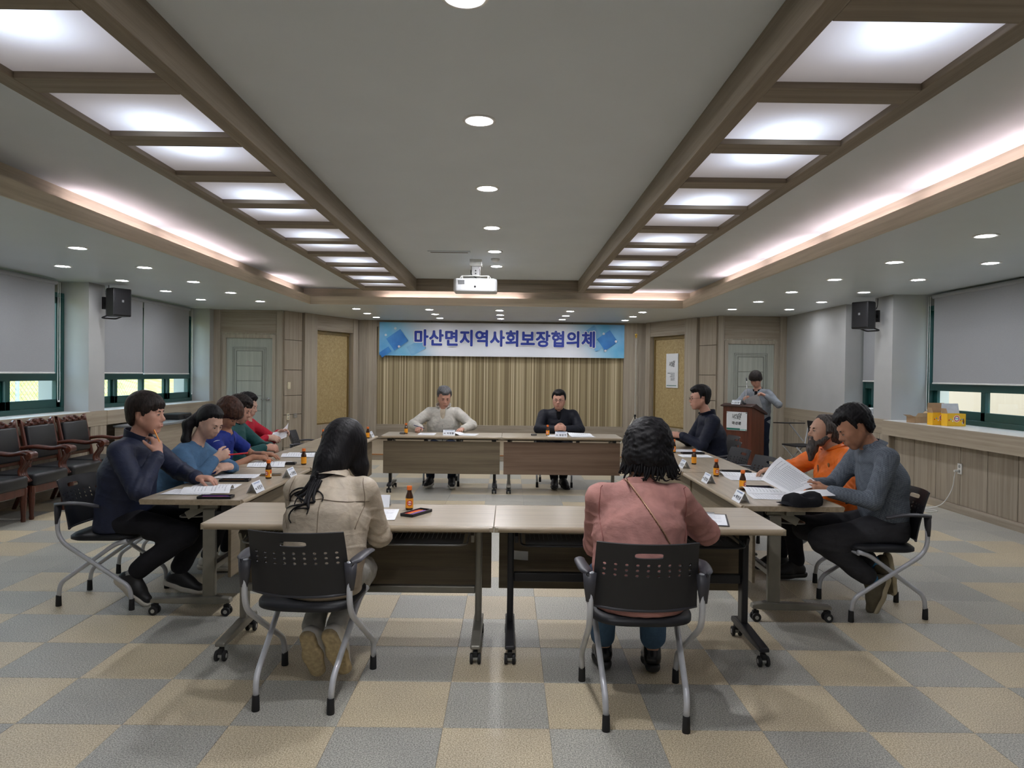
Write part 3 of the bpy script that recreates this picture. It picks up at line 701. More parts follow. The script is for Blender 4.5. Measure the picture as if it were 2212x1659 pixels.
# ------------------------------------------------------------------ flip-top tables
topwood = wood('table_top', (170, 158, 138), (144, 132, 113), (.9, 26, 26), .30, .5)
edgewood = wood('table_edge', (166, 151, 128), (140, 125, 103), (1.2, 40, 40), .35, .5)
panelwood = wood('modesty_panel', (124, 112, 92), (100, 89, 72), (.8, 26, 26), .5)
panelwood2 = wood('modesty_panel_reddish', (126, 104, 87), (104, 83, 67), (.8, 26, 26), .5)
frame_silver = plain('frame_silver', (128, 125, 116), .4, .45); frame_black = plain('frame_black', (38, 38, 42), .4, .1, .4)
rubber = plain('rubber_black', (26, 26, 27), .7); hub = plain('caster_hub', (170, 170, 166), .4, .3)
wire_grey = plain('wire_grey', (128, 128, 126), .35, .6)
def table(loc, rz, label, fm, pmat, group):
    th = thing('flip_table', label, 'table', loc, rz, group)
    L, D = .742, .30
    m = MB(); prof = [(-D, .692), (-D, .712), (-D+.004, .717), (-D+.010, .72), (D-.010, .72), (D-.004, .717), (D, .712), (D, .692), (D-.006, .688), (-D+.006, .688)]
    m.prism(prof, -L+.004, L-.004, 'x').build('tabletop', topwood, th)
    e = MB().tube(fillet([(-L+.02, -D, .705), (L-.02, -D, .705)], .01), .0155, 10).tube([(-L+.02, D, .705), (L-.02, D, .705)], .0155, 10).box(-L, -L+.005, -D, D, .689, .719).box(L-.005, L, -D, D, .689, .719)
    e.build('edge_band', edgewood, th, smooth=True)
    for s in (-1, 1):
        x = s*.655
        MB().box(x-.018, x+.018, .045, .125, .10, .655).build('column', fm, th, bevel=.010)
        MB().prism([(-.27, .078), (-.265, .100), (.02, .118), (.13, .122), (.215, .108), (.22, .080), (.12, .072), (-.16, .072)], x-.026, x+.026, 'x').build('foot_bar', fm, th, bevel=.007)
        MB().box(x-.016, x+.016, -.10, .14, .655, .690).obox((x-s*.03, .0, .64), (.02, .16, .05), Matrix.Rotation(.5, 3, 'X')).build('flip_bracket', fm if fm is frame_black else frame_silver, th, bevel=.004)
        for y in (-.245, .195):
            c = MB().cyl((x, y, .062), (x, y, .08), .010, n=8).box(x-.012, x+.012, y-.022, y+.016, .04, .066).build('caster', rubber, th, bevel=.003)
            for k in (-1, 1):
                w = MB().cyl((x+k*.012, y-.004, .0275), (x+k*.028, y-.004, .0275), .0275, n=18).build('wheel', rubber, c, bevel=.004)
            MB().cyl((x-.0295, y-.004, .0275), (x+.0295, y-.004, .0275), .012, n=12).build('hub', hub, c)
    MB().box(-.637, .637, .065, .105, (.335 if fm is frame_black else .265), (.385 if fm is frame_black else .305)).build('crossbar', fm, th, bevel=.006)
    MB().box(-.70, .70, -.02, .03, .655, .686).build('top_rail', fm, th, bevel=.004)
    bm_ = MB().tube(fillet([(-.60, .12, .60), (-.60, -.14, .585), (.60, -.14, .585), (.60, .12, .60)], .06), .006, 8)
    b_ = bm_.build('shelf_rim', wire_grey if fm is frame_silver else fm, th, smooth=True)
    for i in range(1, 24): 
        pass
    g = MB()
    for i in range(47): x = -.575+.025*i; g.tube([(x, .12, .597), (x, -.138, .583)], .002, 4, False)
    g.build('shelf_wires', wire_grey if fm is frame_silver else fm, b_, kind='stuff')
    MB().box(-.575, .575, -.132, .115, .588, .5905).build('shelf_tray', plain('tray_black', (34, 33, 33), .6), th)
    MB().box(-.722, .722, .222, .240, .250, .652).build('modesty_panel', pmat, th, bevel=.003)
    for x in (-.655, -.20, .20, .655): MB().box(x-.02, x+.02, .12, .224, .60, .64).box(x-.02, x+.02, .16, .224, .64, .688).build('panel_bracket', frame_black, th, bevel=.002)
    return th
GT = 'wheeled flip-top tables set out in a rectangle'
table((-.812, 3.93, 0), 0, 'wood-effect flip table with grey frame where the woman in the beige jacket sits', frame_silver, panelwood, GT)
tb2 = table((.676, 3.93, 0), 0, 'wood-effect flip table with black frame where the woman in pink sits', frame_black, panelwood, GT)
table((-1.90, 5.03, 0), -PI/2, 'side flip table in front of the navy jacket man', frame_silver, panelwood, GT)
table((-1.90, 6.525, 0), -PI/2, 'side flip table in front of the blue polo and green jacket', frame_silver, panelwood, GT)
table((-1.90, 8.02, 0), -PI/2, 'side flip table with an empty chair, farthest on the armchair side', frame_silver, panelwood, GT)
table((1.72, 5.03, 0), PI/2, 'side flip table in front of the grey shirt man', frame_silver, panelwood, GT)
table((1.72, 6.525, 0), PI/2, 'side flip table with empty chairs, middle of the lectern side', frame_silver, panelwood, GT)
table((1.72, 8.02, 0), PI/2, 'side flip table in front of the dark jacket man with glasses', frame_silver, panelwood, GT)
table((-.825, 9.11, 0), PI, 'flip table with olive panel where the grey-haired man sits before the stage', frame_black, panelwood, GT)
table((.665, 9.11, 0), PI, 'flip table with reddish panel where the man in black sits before the stage', frame_silver, panelwood2, GT)
nt = thing('paper_note', 'white paper note stuck inside the panel of the black-framed table', 'note', (.02+.06, 4.148, .445), 0); MB().grid(6, 2, lambda u, v: ((u-.5)*.085, -.003-.004*math.sin(u*3), (v-.5)*.052+(u-.5)*-.006)).build('sheet', sign_white, nt)

# ------------------------------------------------------------------ stacking armchairs with perforated backs
shell = plain('chair_shell', (36, 36, 39), .48, 0, .4); seat_m = plain('chair_seat', (30, 31, 35), .5, 0, .4, .05, 30, .1, 500)
chair_tube = plain('chair_tube', (192, 194, 199), .32, .15); armpl = plain('chair_arm', (58, 58, 64), .45, 0, .45)
def back_shell():
    bm = bmesh.new(); NX, NR = 9, 3
    def P(x, z): # back curve: leans back, wraps round the sitter
        t = (z-.50)/.30; w = .228-.012*t
        return Vector((x*w/.20, -.205-.055*t-.03*t*t+.055*(x/.2)**2, z))
    cache = {}
    def vert(x, z):
        k = (round(x, 5), round(z, 5))
        if k not in cache: cache[k] = bm.verts.new(P(x, z))
        return cache[k]
    def quad(x0, x1, z0, z1): bm.faces.new((vert(x0, z0), vert(x1, z0), vert(x1, z1), vert(x0, z1)))
    def ring(x0, x1, z0, z1, rx, rz_, n=3):
        cx, cz = (x0+x1)/2, (z0+z1)/2; per = [(x0+(x1-x0)*i/n, z0) for i in range(n)]+[(x1, z0+(z1-z0)*i/n) for i in range(n)]+[(x1-(x1-x0)*i/n, z1) for i in range(n)]+[(x0, z1-(z1-z0)*i/n) for i in range(n)]
        inner = []
        for (x, z) in per:
            a = math.atan2((z-cz)/((z1-z0)/2), (x-cx)/((x1-x0)/2)); ca, sa = math.cos(a), math.sin(a); e = .5 if rx > rz_*1.5 else 1
            inner.append((cx+rx*math.copysign(abs(ca)**e, ca), cz+rz_*math.copysign(abs(sa)**e, sa)))
        for i in range(len(per)):
            j = (i+1) % len(per); bm.faces.new((vert(*per[i]), vert(*per[j]), vert(*inner[j]), vert(*inner[i])))
    n3 = 3; X = [-.20, -.185]+[-.185+.37*i/NX for i in range(1, NX+1)]+[.20]
    fine = sorted(set([-.20]+[round(-.185+.37*i/(NX*n3), 6) for i in range(NX*n3+1)]+[.20]))
    zr = [.640, .664, .688, .712]
    for z0, z1 in zip([.5+.0, .515, .545, .578, .612], [.515, .545, .578, .612, .640]):
        for a, b in zip(fine[:-1], fine[1:]): quad(a, b, z0, z1)
    for z0, z1 in zip(zr[:-1], zr[1:]):
        for i in range(NX):
            a, b = -.185+.37*i/NX, -.185+.37*(i+1)/NX; ring(a, b, z0, z1, .0066, .0066)
        for a, b in ((-.20, -.185), (.185, .20)):
            for k in range(n3): quad(a, b, round(z0+(z1-z0)*k/n3, 6), round(z0+(z1-z0)*(k+1)/n3, 6))
    fx = [-.185+.37*i/(NX*n3) for i in range(NX*n3+1)]
    for a, b in zip(fine[:-1], fine[1:]): quad(a, b, .712, .726)
    sx0, sx1 = fx[9], fx[18]
    for a, b in zip(fine[:-1], fine[1:]):
        if not (a >= sx0-1e-6 and b <= sx1+1e-6):
            for k in range(9): quad(a, b, round(.726+.036*k/9, 6), round(.726+.036*(k+1)/9, 6))
    ring(sx0, sx1, .726, .762, .055, .0125, 9)
    for z0, z1 in ((.762, .78), (.78, .795)):
        for a, b in zip(fine[:-1], fine[1:]): quad(a, b, z0, z1)
    bmesh.ops.remove_doubles(bm, verts=bm.verts, dist=1e-5)
    bmesh.ops.recalc_face_normals(bm, faces=bm.faces)
    bmesh.ops.solidify(bm, geom=bm.faces[:], thickness=.007)
    bmesh.ops.recalc_face_normals(bm, faces=bm.faces)
    me = bpy.data.meshes.new('backrest'); bm.to_mesh(me); bm.free()
    me.polygons.foreach_set('use_smooth', [True]*len(me.polygons)); me.set_sharp_from_angle(angle=.6); return me
BACK = back_shell(); BACK.materials.append(shell)
def make_chair(label):
    th = thing('training_chair', label, 'chair', (0, 0, 0))
    link_mesh('backrest', BACK, None, th)
    MB().tube(bez([(-.226, -.145, .502), (-.128, -.185, .496), (0, -.199, .494), (.128, -.185, .496), (.226, -.145, .502)], 5), .0075, 8).build('backrest_rim', armpl, th, 'all')
    # seat: rounded pad, deeper at the front
    def sp(u, v):
        a = 2*PI*u; ca, sa = math.cos(a), math.sin(a); e = .55
        x = .225*math.copysign(abs(ca)**e, ca); y = .215*math.copysign(abs(sa)**e, sa)+.02
        r = [0, .6, .93, 1.0, 1.0, .93, 0][v]; z = [.468, .467, .462, .450, .432, .424, .424][v]
        return (x*r, (y-.02)*r+.02, z+(.010*((y+.2)/.4)**2*0)-.015*max(0, -(y*r))*2)
    vs = [sp(i/40, v) for v in range(7) for i in range(40)]
    MB().add(vs, [(v*40+i, v*40+(i+1) % 40, (v+1)*40+(i+1) % 40, (v+1)*40+i) for v in range(6) for i in range(40)]).build('seat', seat_m, th, 'all')
    for s in (-1, 1):
        # outer tube: arm post, then diagonally forward to the front foot
        pts = fillet([(s*.236, -.205, .66), (s*.238, -.215, .44), (s*.232, .235, .145), (s*.228, .245, .05)], .09, 6)
        MB().tube(pts, .0135, 12).build('leg', chair_tube, th, 'all')
        pts = fillet([(s*.205, .20, .425), (s*.190, .12, .40), (s*.172, -.235, .145), (s*.168, -.245, .05)], .08, 6)
        MB().tube(pts, .0135, 12).build('leg', chair_tube, th, 'all')
        for x, y in ((s*.228, .2455), (s*.168, -.2455)): MB().lathe([(.0165, 0), (.0175, .004), (.0155, .068), (.0148, .070)], (x, y, 0), 14).build('rubber_foot', rubber, th, smooth=True)
        # arm: flat pad sweeping forward from the post, tapering sleeve below
        def ap(u, v):
            w = .027*(1-.25*u)*(math.sin(PI*min(1, u*6)/2) if u < .17 else 1)*(1 if u < .9 else math.sqrt(max(0, 1-((u-.9)/.1)**2)))
            x = s*(.250+.020*math.sin(u*2.6)); y = -.225+.285*u; z = .655+.018*math.sin(u*3)-.01*u
            a = 2*PI*v; return (x+math.cos(a)*(w+.003), y, z+math.sin(a)*.0105)
        MB().grid(18, 10, ap).build('arm_pad', armpl, th, 'all')
        MB().tube([(s*.240, -.205, .655), (s*.240, -.208, .60), (s*.240, -.212, .535)], [.030, .026, .0165], 12, True, .62).build('arm_sleeve', armpl, th, 'all')
    MB().cyl((-.205, .195, .412), (.205, .195, .412), .010).build('seat_rail', chair_tube, th, smooth=True)
    return th
CHAIRS = [
 ((-.913, 3.375, 0), -4, 'black perforated armchair under the woman in the beige jacket'),
 ((.597, 3.235, 0), -1, 'black perforated armchair under the woman in the pink shirt'),
 ((-2.575, 4.68, 0), -90, 'black perforated armchair under the man in the navy jacket with pencil'),
 ((-2.60, 5.42, 0), -90, 'black perforated armchair under the woman in blue denim'),
 ((-2.64, 6.15, 0), -92, 'black perforated armchair under the person in the royal blue polo'),
 ((-2.74, 6.88, 0), -90, 'black perforated armchair under the person in the green jacket'),
 ((-2.89, 7.60, 0), -90, 'black perforated armchair under the person in red'),
 ((-2.30, 8.45, 0), -82, 'empty black armchair at the far end of the armchair side'),
 ((2.36, 4.60, 0), 90, 'black perforated armchair under the man in the grey patterned shirt'),
 ((2.50, 5.42, 0), 88, 'black perforated armchair under the bearded man in orange'),
 ((2.03, 6.22, 0), 97, 'empty grey-black chair pushed in, nearest to the orange jacket'),
 ((2.03, 6.92, 0), 97, 'empty grey-black chair pushed in, between the dark jacket man and the nearer empty chair'),
 ((2.21, 7.72, 0), 90, 'grey-black chair under the dark jacket man with glasses'),
 ((2.42, 8.42, 0), 90, 'empty grey-black chair pushed in beyond the dark jacket man'),
 ((-.885, 9.72, 0), 180, 'black chair under the grey-haired man in the pale jacket'),
 ((.615, 9.72, 0), 180, 'black chair under the man in the black jacket'),
 ((-4.62, 11.9, 0), -60, 'spare black chair standing by the desk in the window bay')]
ch0 = None
for loc, rz, lab in CHAIRS:
    if ch0 is None: ch0 = make_chair(lab); ch0.location = loc; ch0.rotation_euler = (0, 0, math.radians(rz)); ch0['group'] = 'black meeting armchairs'
    else: dup(ch0, loc, math.radians(rz), lab, 'black meeting armchairs')

# tablet chair by the wall
tc_ = thing('tablet_chair', 'dark folding seat with writing tablet against the timber wall', 'chair', (4.45, 10.9, 0), math.radians(100))
MB().prism([(-.21, -.18), (.21, -.18), (.19, .2), (-.19, .2)], .45, .475).build('seat', shell, tc_, bevel=.01)
MB().obox((0, -.26, .68), (.40, .02, .30), Matrix.Rotation(-.15, 3, 'X')).build('backrest', shell, tc_, bevel=.006)
MB().obox((.06, .16, .80), (.46, .26, .015), Matrix.Rotation(.05, 3, 'Y')).build('writing_tablet', blackp, tc_, bevel=.005)
for s in (-1, 1):
    MB().tube([(s*.19, .18, .45), (s*.2, -.25, .012)], .011).build('leg', chair_tube, tc_, smooth=True); MB().tube([(s*.2, -.27, .8), (s*.2, -.2, .45), (s*.2, .26, .012)], .011).build('leg', chair_tube, tc_, smooth=True)
MB().tube([(.24, -.2, .5), (.25, .05, .79)], .010).build('tablet_arm', chair_tube, tc_, smooth=True)

# ------------------------------------------------------------------ carved wooden armchairs with dark leather
mahog = wood('mahogany', (92, 46, 30), (56, 26, 17), (26, 26, 2.5), .28, .5); leather = plain('dark_leather', (25, 26, 29), .38, 0, .5, .08, 30, .15, 300)
def carved(label):
    th = thing('carved_armchair', label, 'chair', (0, 0, 0))        # faces local +y
    W_, D = .29, .26
    # cushions
    MB().box(-W_+.02, W_-.02, -D+.03, D, .33, .45).build('seat', leather, th, bevel=.028, seg=3, smooth=True)
    R_ = Matrix.Rotation(.14, 3, 'X')
    MB().obox((0, -.265, .69), (.46, .055, .36), R_).build('back_cushion', leather, th, bevel=.02, seg=3, smooth=True)
    for s in (-1, 1):
        MB().tube([(s*.262, -.20, .30), (s*.262, -.235, .50), (s*.262, -.315, .90)], [.024, .024, .020], 8).build('back_post', mahog, th, smooth=True)
    def crest(u, v):
        x = (u-.5)*.56; top = .905+.045*math.cos(PI*(u-.5)*1.6)**2+.008*math.cos(u*6*PI); z = .868+(top-.868)*v
        return (x, -.300-.14*(z-.868)+.012*math.sin(u*9*PI)*math.sin(v*PI), z)
    m = MB().grid(36, 6, crest); m2 = [(x, y-.035, z) for x, y, z in m.v]; n0 = len(m.v); m.add(m2, [tuple(f[::-1]) for f in [tuple(i for i in q) for q in m.f]]); 
    w = 37; m.f += [(6*w+i+1, 6*w+i, n0+6*w+i, n0+6*w+i+1) for i in range(36)]+[(i, i+1, n0+i+1, n0+i) for i in range(36)]
    m.build('crest_rail', mahog, th, 'all')
    for i in range(7):
        a = (i-3)*.06; MB().sphere((a, -.293, .905+.012*math.cos(i*PI)), (.022, .014, .016), 10, 6).build('carving', mahog, th, 'all')
    MB().obox((0, -.258, .50), (.50, .03, .05), R_).build('lower_rail', mahog, th, bevel=.006)
    for s in (-1, 1):
        pts = bez([(s*.275, -.265, .645), (s*.290, -.12, .660), (s*.295, .05, .645), (s*.295, .18, .665), (s*.295, .245, .650)], 6)
        MB().tube(pts, [.020+.012*(i/(len(pts)-1))**3 for i in range(len(pts))], 10, True, 1.35).build('armrest', mahog, th, 'all')
        sc = MB().cyl((s*.262, .245, .640), (s*.328, .245, .640), .040, n=18).cyl((s*.258, .245, .640), (s*.332, .245, .640), .018, n=12)
        for k in range(6): a = k*PI/3; sc.sphere((s*.332, .245+.027*math.cos(a), .640+.027*math.sin(a)), .009, 6, 4)
        sc.build('arm_scroll', mahog, th, smooth=True)
        for dx in (-.016, .016):
            pts = bez([(s*.290+dx, .20, .635), (s*.290+dx, .215, .58), (s*.288+dx, .165, .50), (s*.288+dx, .175, .44), (s*.288+dx, .225, .38)], 5)
            MB().tube(pts, .019, 8, True, .75).build('arm_support', mahog, th, 'all')
        MB().box(s*.262-.02, s*.262+.02, -D+.01, D-.02, .27, .335).build('side_rail', mahog, th, bevel=.005)
        MB().lathe([(.020, 0), (.024, .02), (.020, .04), (.024, .12), (.031, .20), (.026, .225), (.033, .24), (.030, .33)], (s*.255, D-.045, 0), 12).build('leg', mahog, th, smooth=True)
        MB().tube([(s*.255, -D+.03, .33), (s*.255, -D+.02, .16), (s*.255, -D-.05, 0)], [.026, .024, .021], 8).build('leg', mahog, th, smooth=True)
    MB().box(-.24, .24, D-.05, D-.02, .26, .335).build('front_rail', mahog, th, bevel=.006)
    return th
GA = 'dark carved armchairs along the window wall'
c0 = carved('carved mahogany armchair with dark leather, second from the near end of its row'); c0.location = (-4.92, 7.35, 0); c0.rotation_euler = (0, 0, -PI/2); c0['group'] = GA
dup(c0, (-4.92, 6.72, 0), -PI/2, 'carved mahogany armchair with dark leather, cut by the picture edge', GA)
dup(c0, (-4.92, 7.98, 0), -PI/2, 'carved mahogany armchair with dark leather, third in its row, below the blind edge', GA)
dup(c0, (-4.92, 8.61, 0), -PI/2, 'carved mahogany armchair with dark leather, last of its row beside the pier', GA)

# desk in the window bay
dk = thing('desk', 'low wooden desk with grey top under the window ledge by the grey door', 'desk', (-5.12, 10.75, 0), PI/2)
MB().box(-1.0, 1.0, -.25, .25, .705, .735).build('desktop', plain('desk_grey', (126, 130, 134), .35), dk, bevel=.004)
for s in (-1, 1): MB().box(s*.97-.015, s*.97+.015, -.23, .23, 0, .705).build('side_panel', wallwood_h, dk)
MB().box(-.955, .955, -.20, -.185, .12, .705).build('front_panel', wallwood_h, dk); MB().box(-.95, .95, .0, .22, .55, .565).build('shelf', wallwood_h, dk)
bk = thing('black_case', 'flat black case lying on the desk in the window bay', 'case', (-5.15, 11.15, .737), PI/2); MB().box(-.22, .22, -.14, .14, 0, .09).build('body', blackp, bk, bevel=.02); MB().tube(fillet([(-.06, -.142, .03), (-.06, -.165, .05), (.06, -.165, .05), (.06, -.142, .03)], .01), .006, 6).build('handle', blackp, bk)

# ------------------------------------------------------------------ lectern
lm = wood('lectern_wood', (104, 54, 38), (72, 34, 22), (20, 20, 1.4), .3, .5); lmd = wood('lectern_top', (62, 38, 34), (44, 26, 22), (1.4, 20, 20), .4, .5)
le = thing('lectern', 'dark red-brown wooden lectern with a white sign on its front', 'lectern', (3.72, 11.35, 0), math.radians(-47))     # front faces local -y
MB().prism([(-.245, -.20), (.245, -.20), (.245, .22), (-.245, .22)], 0, .06).build('plinth', lmd, le, bevel=.006)
MB().box(-.235, .235, -.19, -.168, .06, 1.03).build('front_panel', lm, le, bevel=.003)
for s in (-1, 1): MB().prism([(-.19, .06), (.21, .06), (.21, .90), (-.19, 1.03)], s*.235-.011, s*.235+.011, 'x').build('side_panel', lm, le, bevel=.003)
MB().prism([(-.225, 1.045), (-.10, 1.075), (.26, .925), (.26, .895), (-.19, 1.025), (-.225, 1.025)], -.275, .275, 'x').build('slanted_top', lmd, le, bevel=.004)
MB().box(-.23, .23, -.165, .2, .55, .57).build('shelf', lm, le)
sg_ = thing('lectern_sign', 'white acrylic sign with brush lettering and green stripe on the lectern', 'sign', (3.72, 11.35, 0), math.radians(-47))
MB().box(-.175, .175, -.206, -.200, .655, .945).build('plate', sign_white, sg_, bevel=.002)
for x in (-.165, .165):
    for z in (.668, .932): MB().cyl((x, -.212, z), (x, -.189, z), .010, n=12).build('standoff', chrome, sg_)
lay(calligraphy(3, .15, .075), 'brush_lettering', printk, sg_, (-.0, -.2072, .878)); lay(calligraphy(4, .11, .04), 'brush_lettering', printk, sg_, (.01, -.2072, .842))
lay(text_mesh('마산면', .052, .0028, spacing=1.25), 'lettering', printk, sg_, (0, -.2072, .765)); MB().box(-.172, .06, -.2072, -.206, .66, .69).build('green_bar', printgr, sg_); MB().box(.06, .172, -.2072, -.206, .66, .68).build('pale_bar', plain('print_pale_teal', (150, 196, 190), .5), sg_)
mc = thing('gooseneck_microphone', 'thin gooseneck microphone rising from the lectern top', 'microphone', (3.72, 11.35, 0), math.radians(-47))
MB().cyl((.10, -.14, 1.05), (.10, -.14, 1.085), .022, n=14).build('base', blackp, mc); MB().tube(bez([(.10, -.14, 1.08), (.11, -.13, 1.22), (.09, -.07, 1.36), (.045, .0, 1.44)], 6), .005, 8).build('stem', chrome, mc, 'all'); MB().tube([(.045, .0, 1.44), (.02, .04, 1.475)], .011, 10).build('capsule', blackp, mc, smooth=True)

# tripod with pole beside the stage
tp = thing('tripod_stand', 'tall thin tripod pole with gold tip beside the gold panel', 'stand', (2.12, 12.02, 0), 0)
polem = plain('pole_white', (206, 202, 190), .3, .4)
MB().cyl((0, 0, .15), (0, 0, 2.14), .012, n=10).build('pole', polem, tp, smooth=True); MB().sphere((0, 0, 2.17), (.022, .022, .03), 12, 8).cyl((0, 0, 2.12), (0, 0, 2.15), .014).build('finial', plain('gold_tip', (196, 160, 76), .25, .9), tp, smooth=True)
for k, a in enumerate((196, 318, 80)): 
    c, s = math.cos(math.radians(a)), math.sin(math.radians(a)); MB().tube([(c*.012, s*.012, .80), (c*.46, s*.46, .008)], .007, 8).build('leg', polem, tp, smooth=True); MB().tube([(0, 0, .38), (c*.25, s*.25, .375)], .004, 6).build('brace', polem, tp)
MB().cyl((0, 0, .77), (0, 0, .84), .018, n=12).build('collar', blackp, tp)
# ------------------------------------------------------------------ solid blending for figures: rounded volumes merged into one skin
def V3(*a): return np.array(a, float)
def unit(a): a = np.asarray(a, float); return a/max(1e-9, np.linalg.norm(a))
def cone(a, b, r0, r1, k=.02, flat=None, op='add'):
    a = np.asarray(a, float); b = np.asarray(b, float); ba = b-a; L2 = max(1e-9, ba@ba)
    def f(p):
        q = p-a; t = np.clip(q@ba/L2, 0, 1); w = q-t[:, None]*ba
        r = r0+(r1-r0)*t
        if flat is None: return np.sqrt((w*w).sum(1))-r
        u, su = flat; d = w@u; rest = (w*w).sum(1)-d*d
        return np.sqrt(np.maximum(rest, 0)+(d/su)**2)-r
    m = max(1, flat[1]) if flat is not None else 1
    return (op, f, (a+b)/2, math.sqrt(L2)/2+max(r0, r1)*m, k)
def ell(c, r, R=None, k=.02, op='add'):
    c = np.asarray(c, float); r = np.asarray(r, float)
    def f(p):
        q = p-c
        if R is not None: q = q@R
        k0 = np.sqrt(((q/r)**2).sum(1)); k1 = np.sqrt(((q/(r*r))**2).sum(1))
        return k0*(k0-1)/np.maximum(k1, 1e-6)
    return (op, f, c, float(r.max()), k)
def cut(f, k=.01, op='int'): return (op, f, None, 1e9, k)
def smin(a, b, k):
    h = np.clip(.5+.5*(b-a)/k, 0, 1); return b+(a-b)*h-k*h*(1-h)
def surf(prims, h, noise=None, B=8):
    adds = [p for p in prims if p[0] == 'add']
    lo = np.min([p[2]-p[3] for p in adds], 0)-4*h; hi = np.max([p[2]+p[3] for p in adds], 0)+4*h
    nb = np.ceil((hi-lo)/(h*B)).astype(int)+1; n = nb*B
    g = np.stack(np.meshgrid(*[np.arange(x) for x in nb], indexing='ij'), -1).reshape(-1, 3)
    half = h*B*.87; cen = lo+(g*B+(B-1)/2)*h
    def ev(P, cb, mar):
        val = np.full(P.shape[:2], 1e3)
        for op, f, c, r, k in prims:
            sel = np.arange(len(P)) if c is None else np.nonzero(((cb-c)**2).sum(1) < (r+mar+k)**2)[0]
            if c is None: sel = np.nonzero(val.min(1) < 1)[0]
            if not len(sel): continue
            q = P[sel]; d = f(q.reshape(-1, 3)).reshape(q.shape[:2]); v = val[sel]
            if op == 'add': val[sel] = np.where(v > 10, d, smin(v, d, k))
            elif op == 'sub': val[sel] = -smin(-v, d, k)
            else: val[sel] = np.where(v > 10, v, -smin(-v, -d, k))
        return val
    c0 = ev(cen[:, None, :], cen, half+.08)[:, 0]
    act = np.abs(c0) < half*1.25+.02
    off = np.stack(np.meshgrid(*[np.arange(B)]*3, indexing='ij'), -1).reshape(-1, 3)
    ga = g[act]; P = lo+(ga[:, None, :]*B+off[None])*h
    val = ev(P, cen[act], half+.01)
    if noise is not None:
        near = np.abs(val) < .06
        val[near] += noise(P[near])
    D = np.repeat(np.repeat(np.repeat(np.where(c0 < 0, -1., 1.).reshape(nb), B, 0), B, 1), B, 2)
    I = ga[:, None, :]*B+off[None]; D[I[..., 0], I[..., 1], I[..., 2]] = val
    S = D < 0
    cor = [(i, j, k) for i in (0, 1) for j in (0, 1) for k in (0, 1)]
    sl = lambda A, o: A[o[0]:A.shape[0]-1+o[0], o[1]:A.shape[1]-1+o[1], o[2]:A.shape[2]-1+o[2]]
    cnt = sum(sl(S, o).astype(np.int8) for o in cor)
    cells = np.argwhere((cnt > 0) & (cnt < 8))
    idx = np.full(np.array(D.shape)-1, -1, np.int64); idx[tuple(cells.T)] = np.arange(len(cells))
    acc = np.zeros((len(cells), 3)); num = np.zeros(len(cells))
    cv = {o: D[cells[:, 0]+o[0], cells[:, 1]+o[1], cells[:, 2]+o[2]] for o in cor}
    for o in cor:
        for ax in range(3):
            if o[ax]: continue
            o2 = tuple(1 if i == ax else o[i] for i in range(3))
            a, b = cv[o], cv[o2]; m = (a < 0) != (b < 0); t = a[m]/(a[m]-b[m])
            p = np.tile(np.array(o, float), (m.sum(), 1)); p[:, ax] += t
            acc[m] += p; num[m] += 1
    vs = lo+(cells+acc/num[:, None])*h
    fs = []
    for ax in range(3):
        sa = [slice(1, -1)]*3; sb = [slice(1, -1)]*3; sa[ax] = slice(0, -1); sb[ax] = slice(1, None)
        A = S[tuple(sa)]; Bq = S[tuple(sb)]; e = np.argwhere(A != Bq)
        if not len(e): continue
        base = e.copy()
        for i in range(3):
            if i != ax: base[:, i] += 1
        u, w = [(1, 2), (2, 0), (0, 1)][ax]
        def cell(du, dw):
            q = base.copy(); q[:, u] -= du; q[:, w] -= dw; return idx[q[:, 0], q[:, 1], q[:, 2]]
        quad = np.stack([cell(1, 1), cell(0, 1), cell(0, 0), cell(1, 0)], 1)
        fl = ~A[tuple(e.T)]; quad[fl] = quad[fl][:, ::-1]; fs.append(quad[(quad >= 0).all(1)])
    return vs, np.concatenate(fs)
def np_mesh(name, vs, fs):
    me = bpy.data.meshes.new(name); n = len(fs)
    me.vertices.add(len(vs)); me.vertices.foreach_set('co', vs.astype(np.float32).ravel())
    me.loops.add(n*4); me.loops.foreach_set('vertex_index', fs.astype(np.int32).ravel())
    me.polygons.add(n); me.polygons.foreach_set('loop_start', np.arange(0, n*4, 4, dtype=np.int32))
    me.polygons.foreach_set('use_smooth', [True]*n)
    me.update(calc_edges=True); me.validate(); return me
def rot(yaw=0, pitch=0, roll=0):
    """columns = x,y,z axes; pitch>0 looks down, yaw>0 turns to the figure's left, roll>0 tips to its right"""
    y, p, r = (math.radians(a) for a in (yaw, pitch, roll))
    return np.array((Matrix.Rotation(y, 3, 'Z') @ Matrix.Rotation(-p, 3, 'X') @ Matrix.Rotation(r, 3, 'Y')))
def ik(S, Wt, l1, l2, hint):
    d = Wt-S; L = min(np.linalg.norm(d), (l1+l2)*.995); u = unit(d); Wt = S+u*L
    a = (l1*l1-l2*l2+L*L)/(2*L); hgt = math.sqrt(max(0, l1*l1-a*a))
    hv = np.asarray(hint, float); hv = unit(hv-u*(hv@u)); return S+u*a+hv*hgt, Wt
def wavy(amp, freq, seed=0, stretch=(1, 1, 1)):
    r = np.random.default_rng(seed); K = r.normal(size=(7, 3))*np.array(stretch)*freq; ph = r.uniform(0, 6.28, 7); am = r.uniform(.5, 1, 7); am /= am.sum()
    return lambda p: amp*(np.sin(p@K.T+ph)*am).sum(1)*2.0

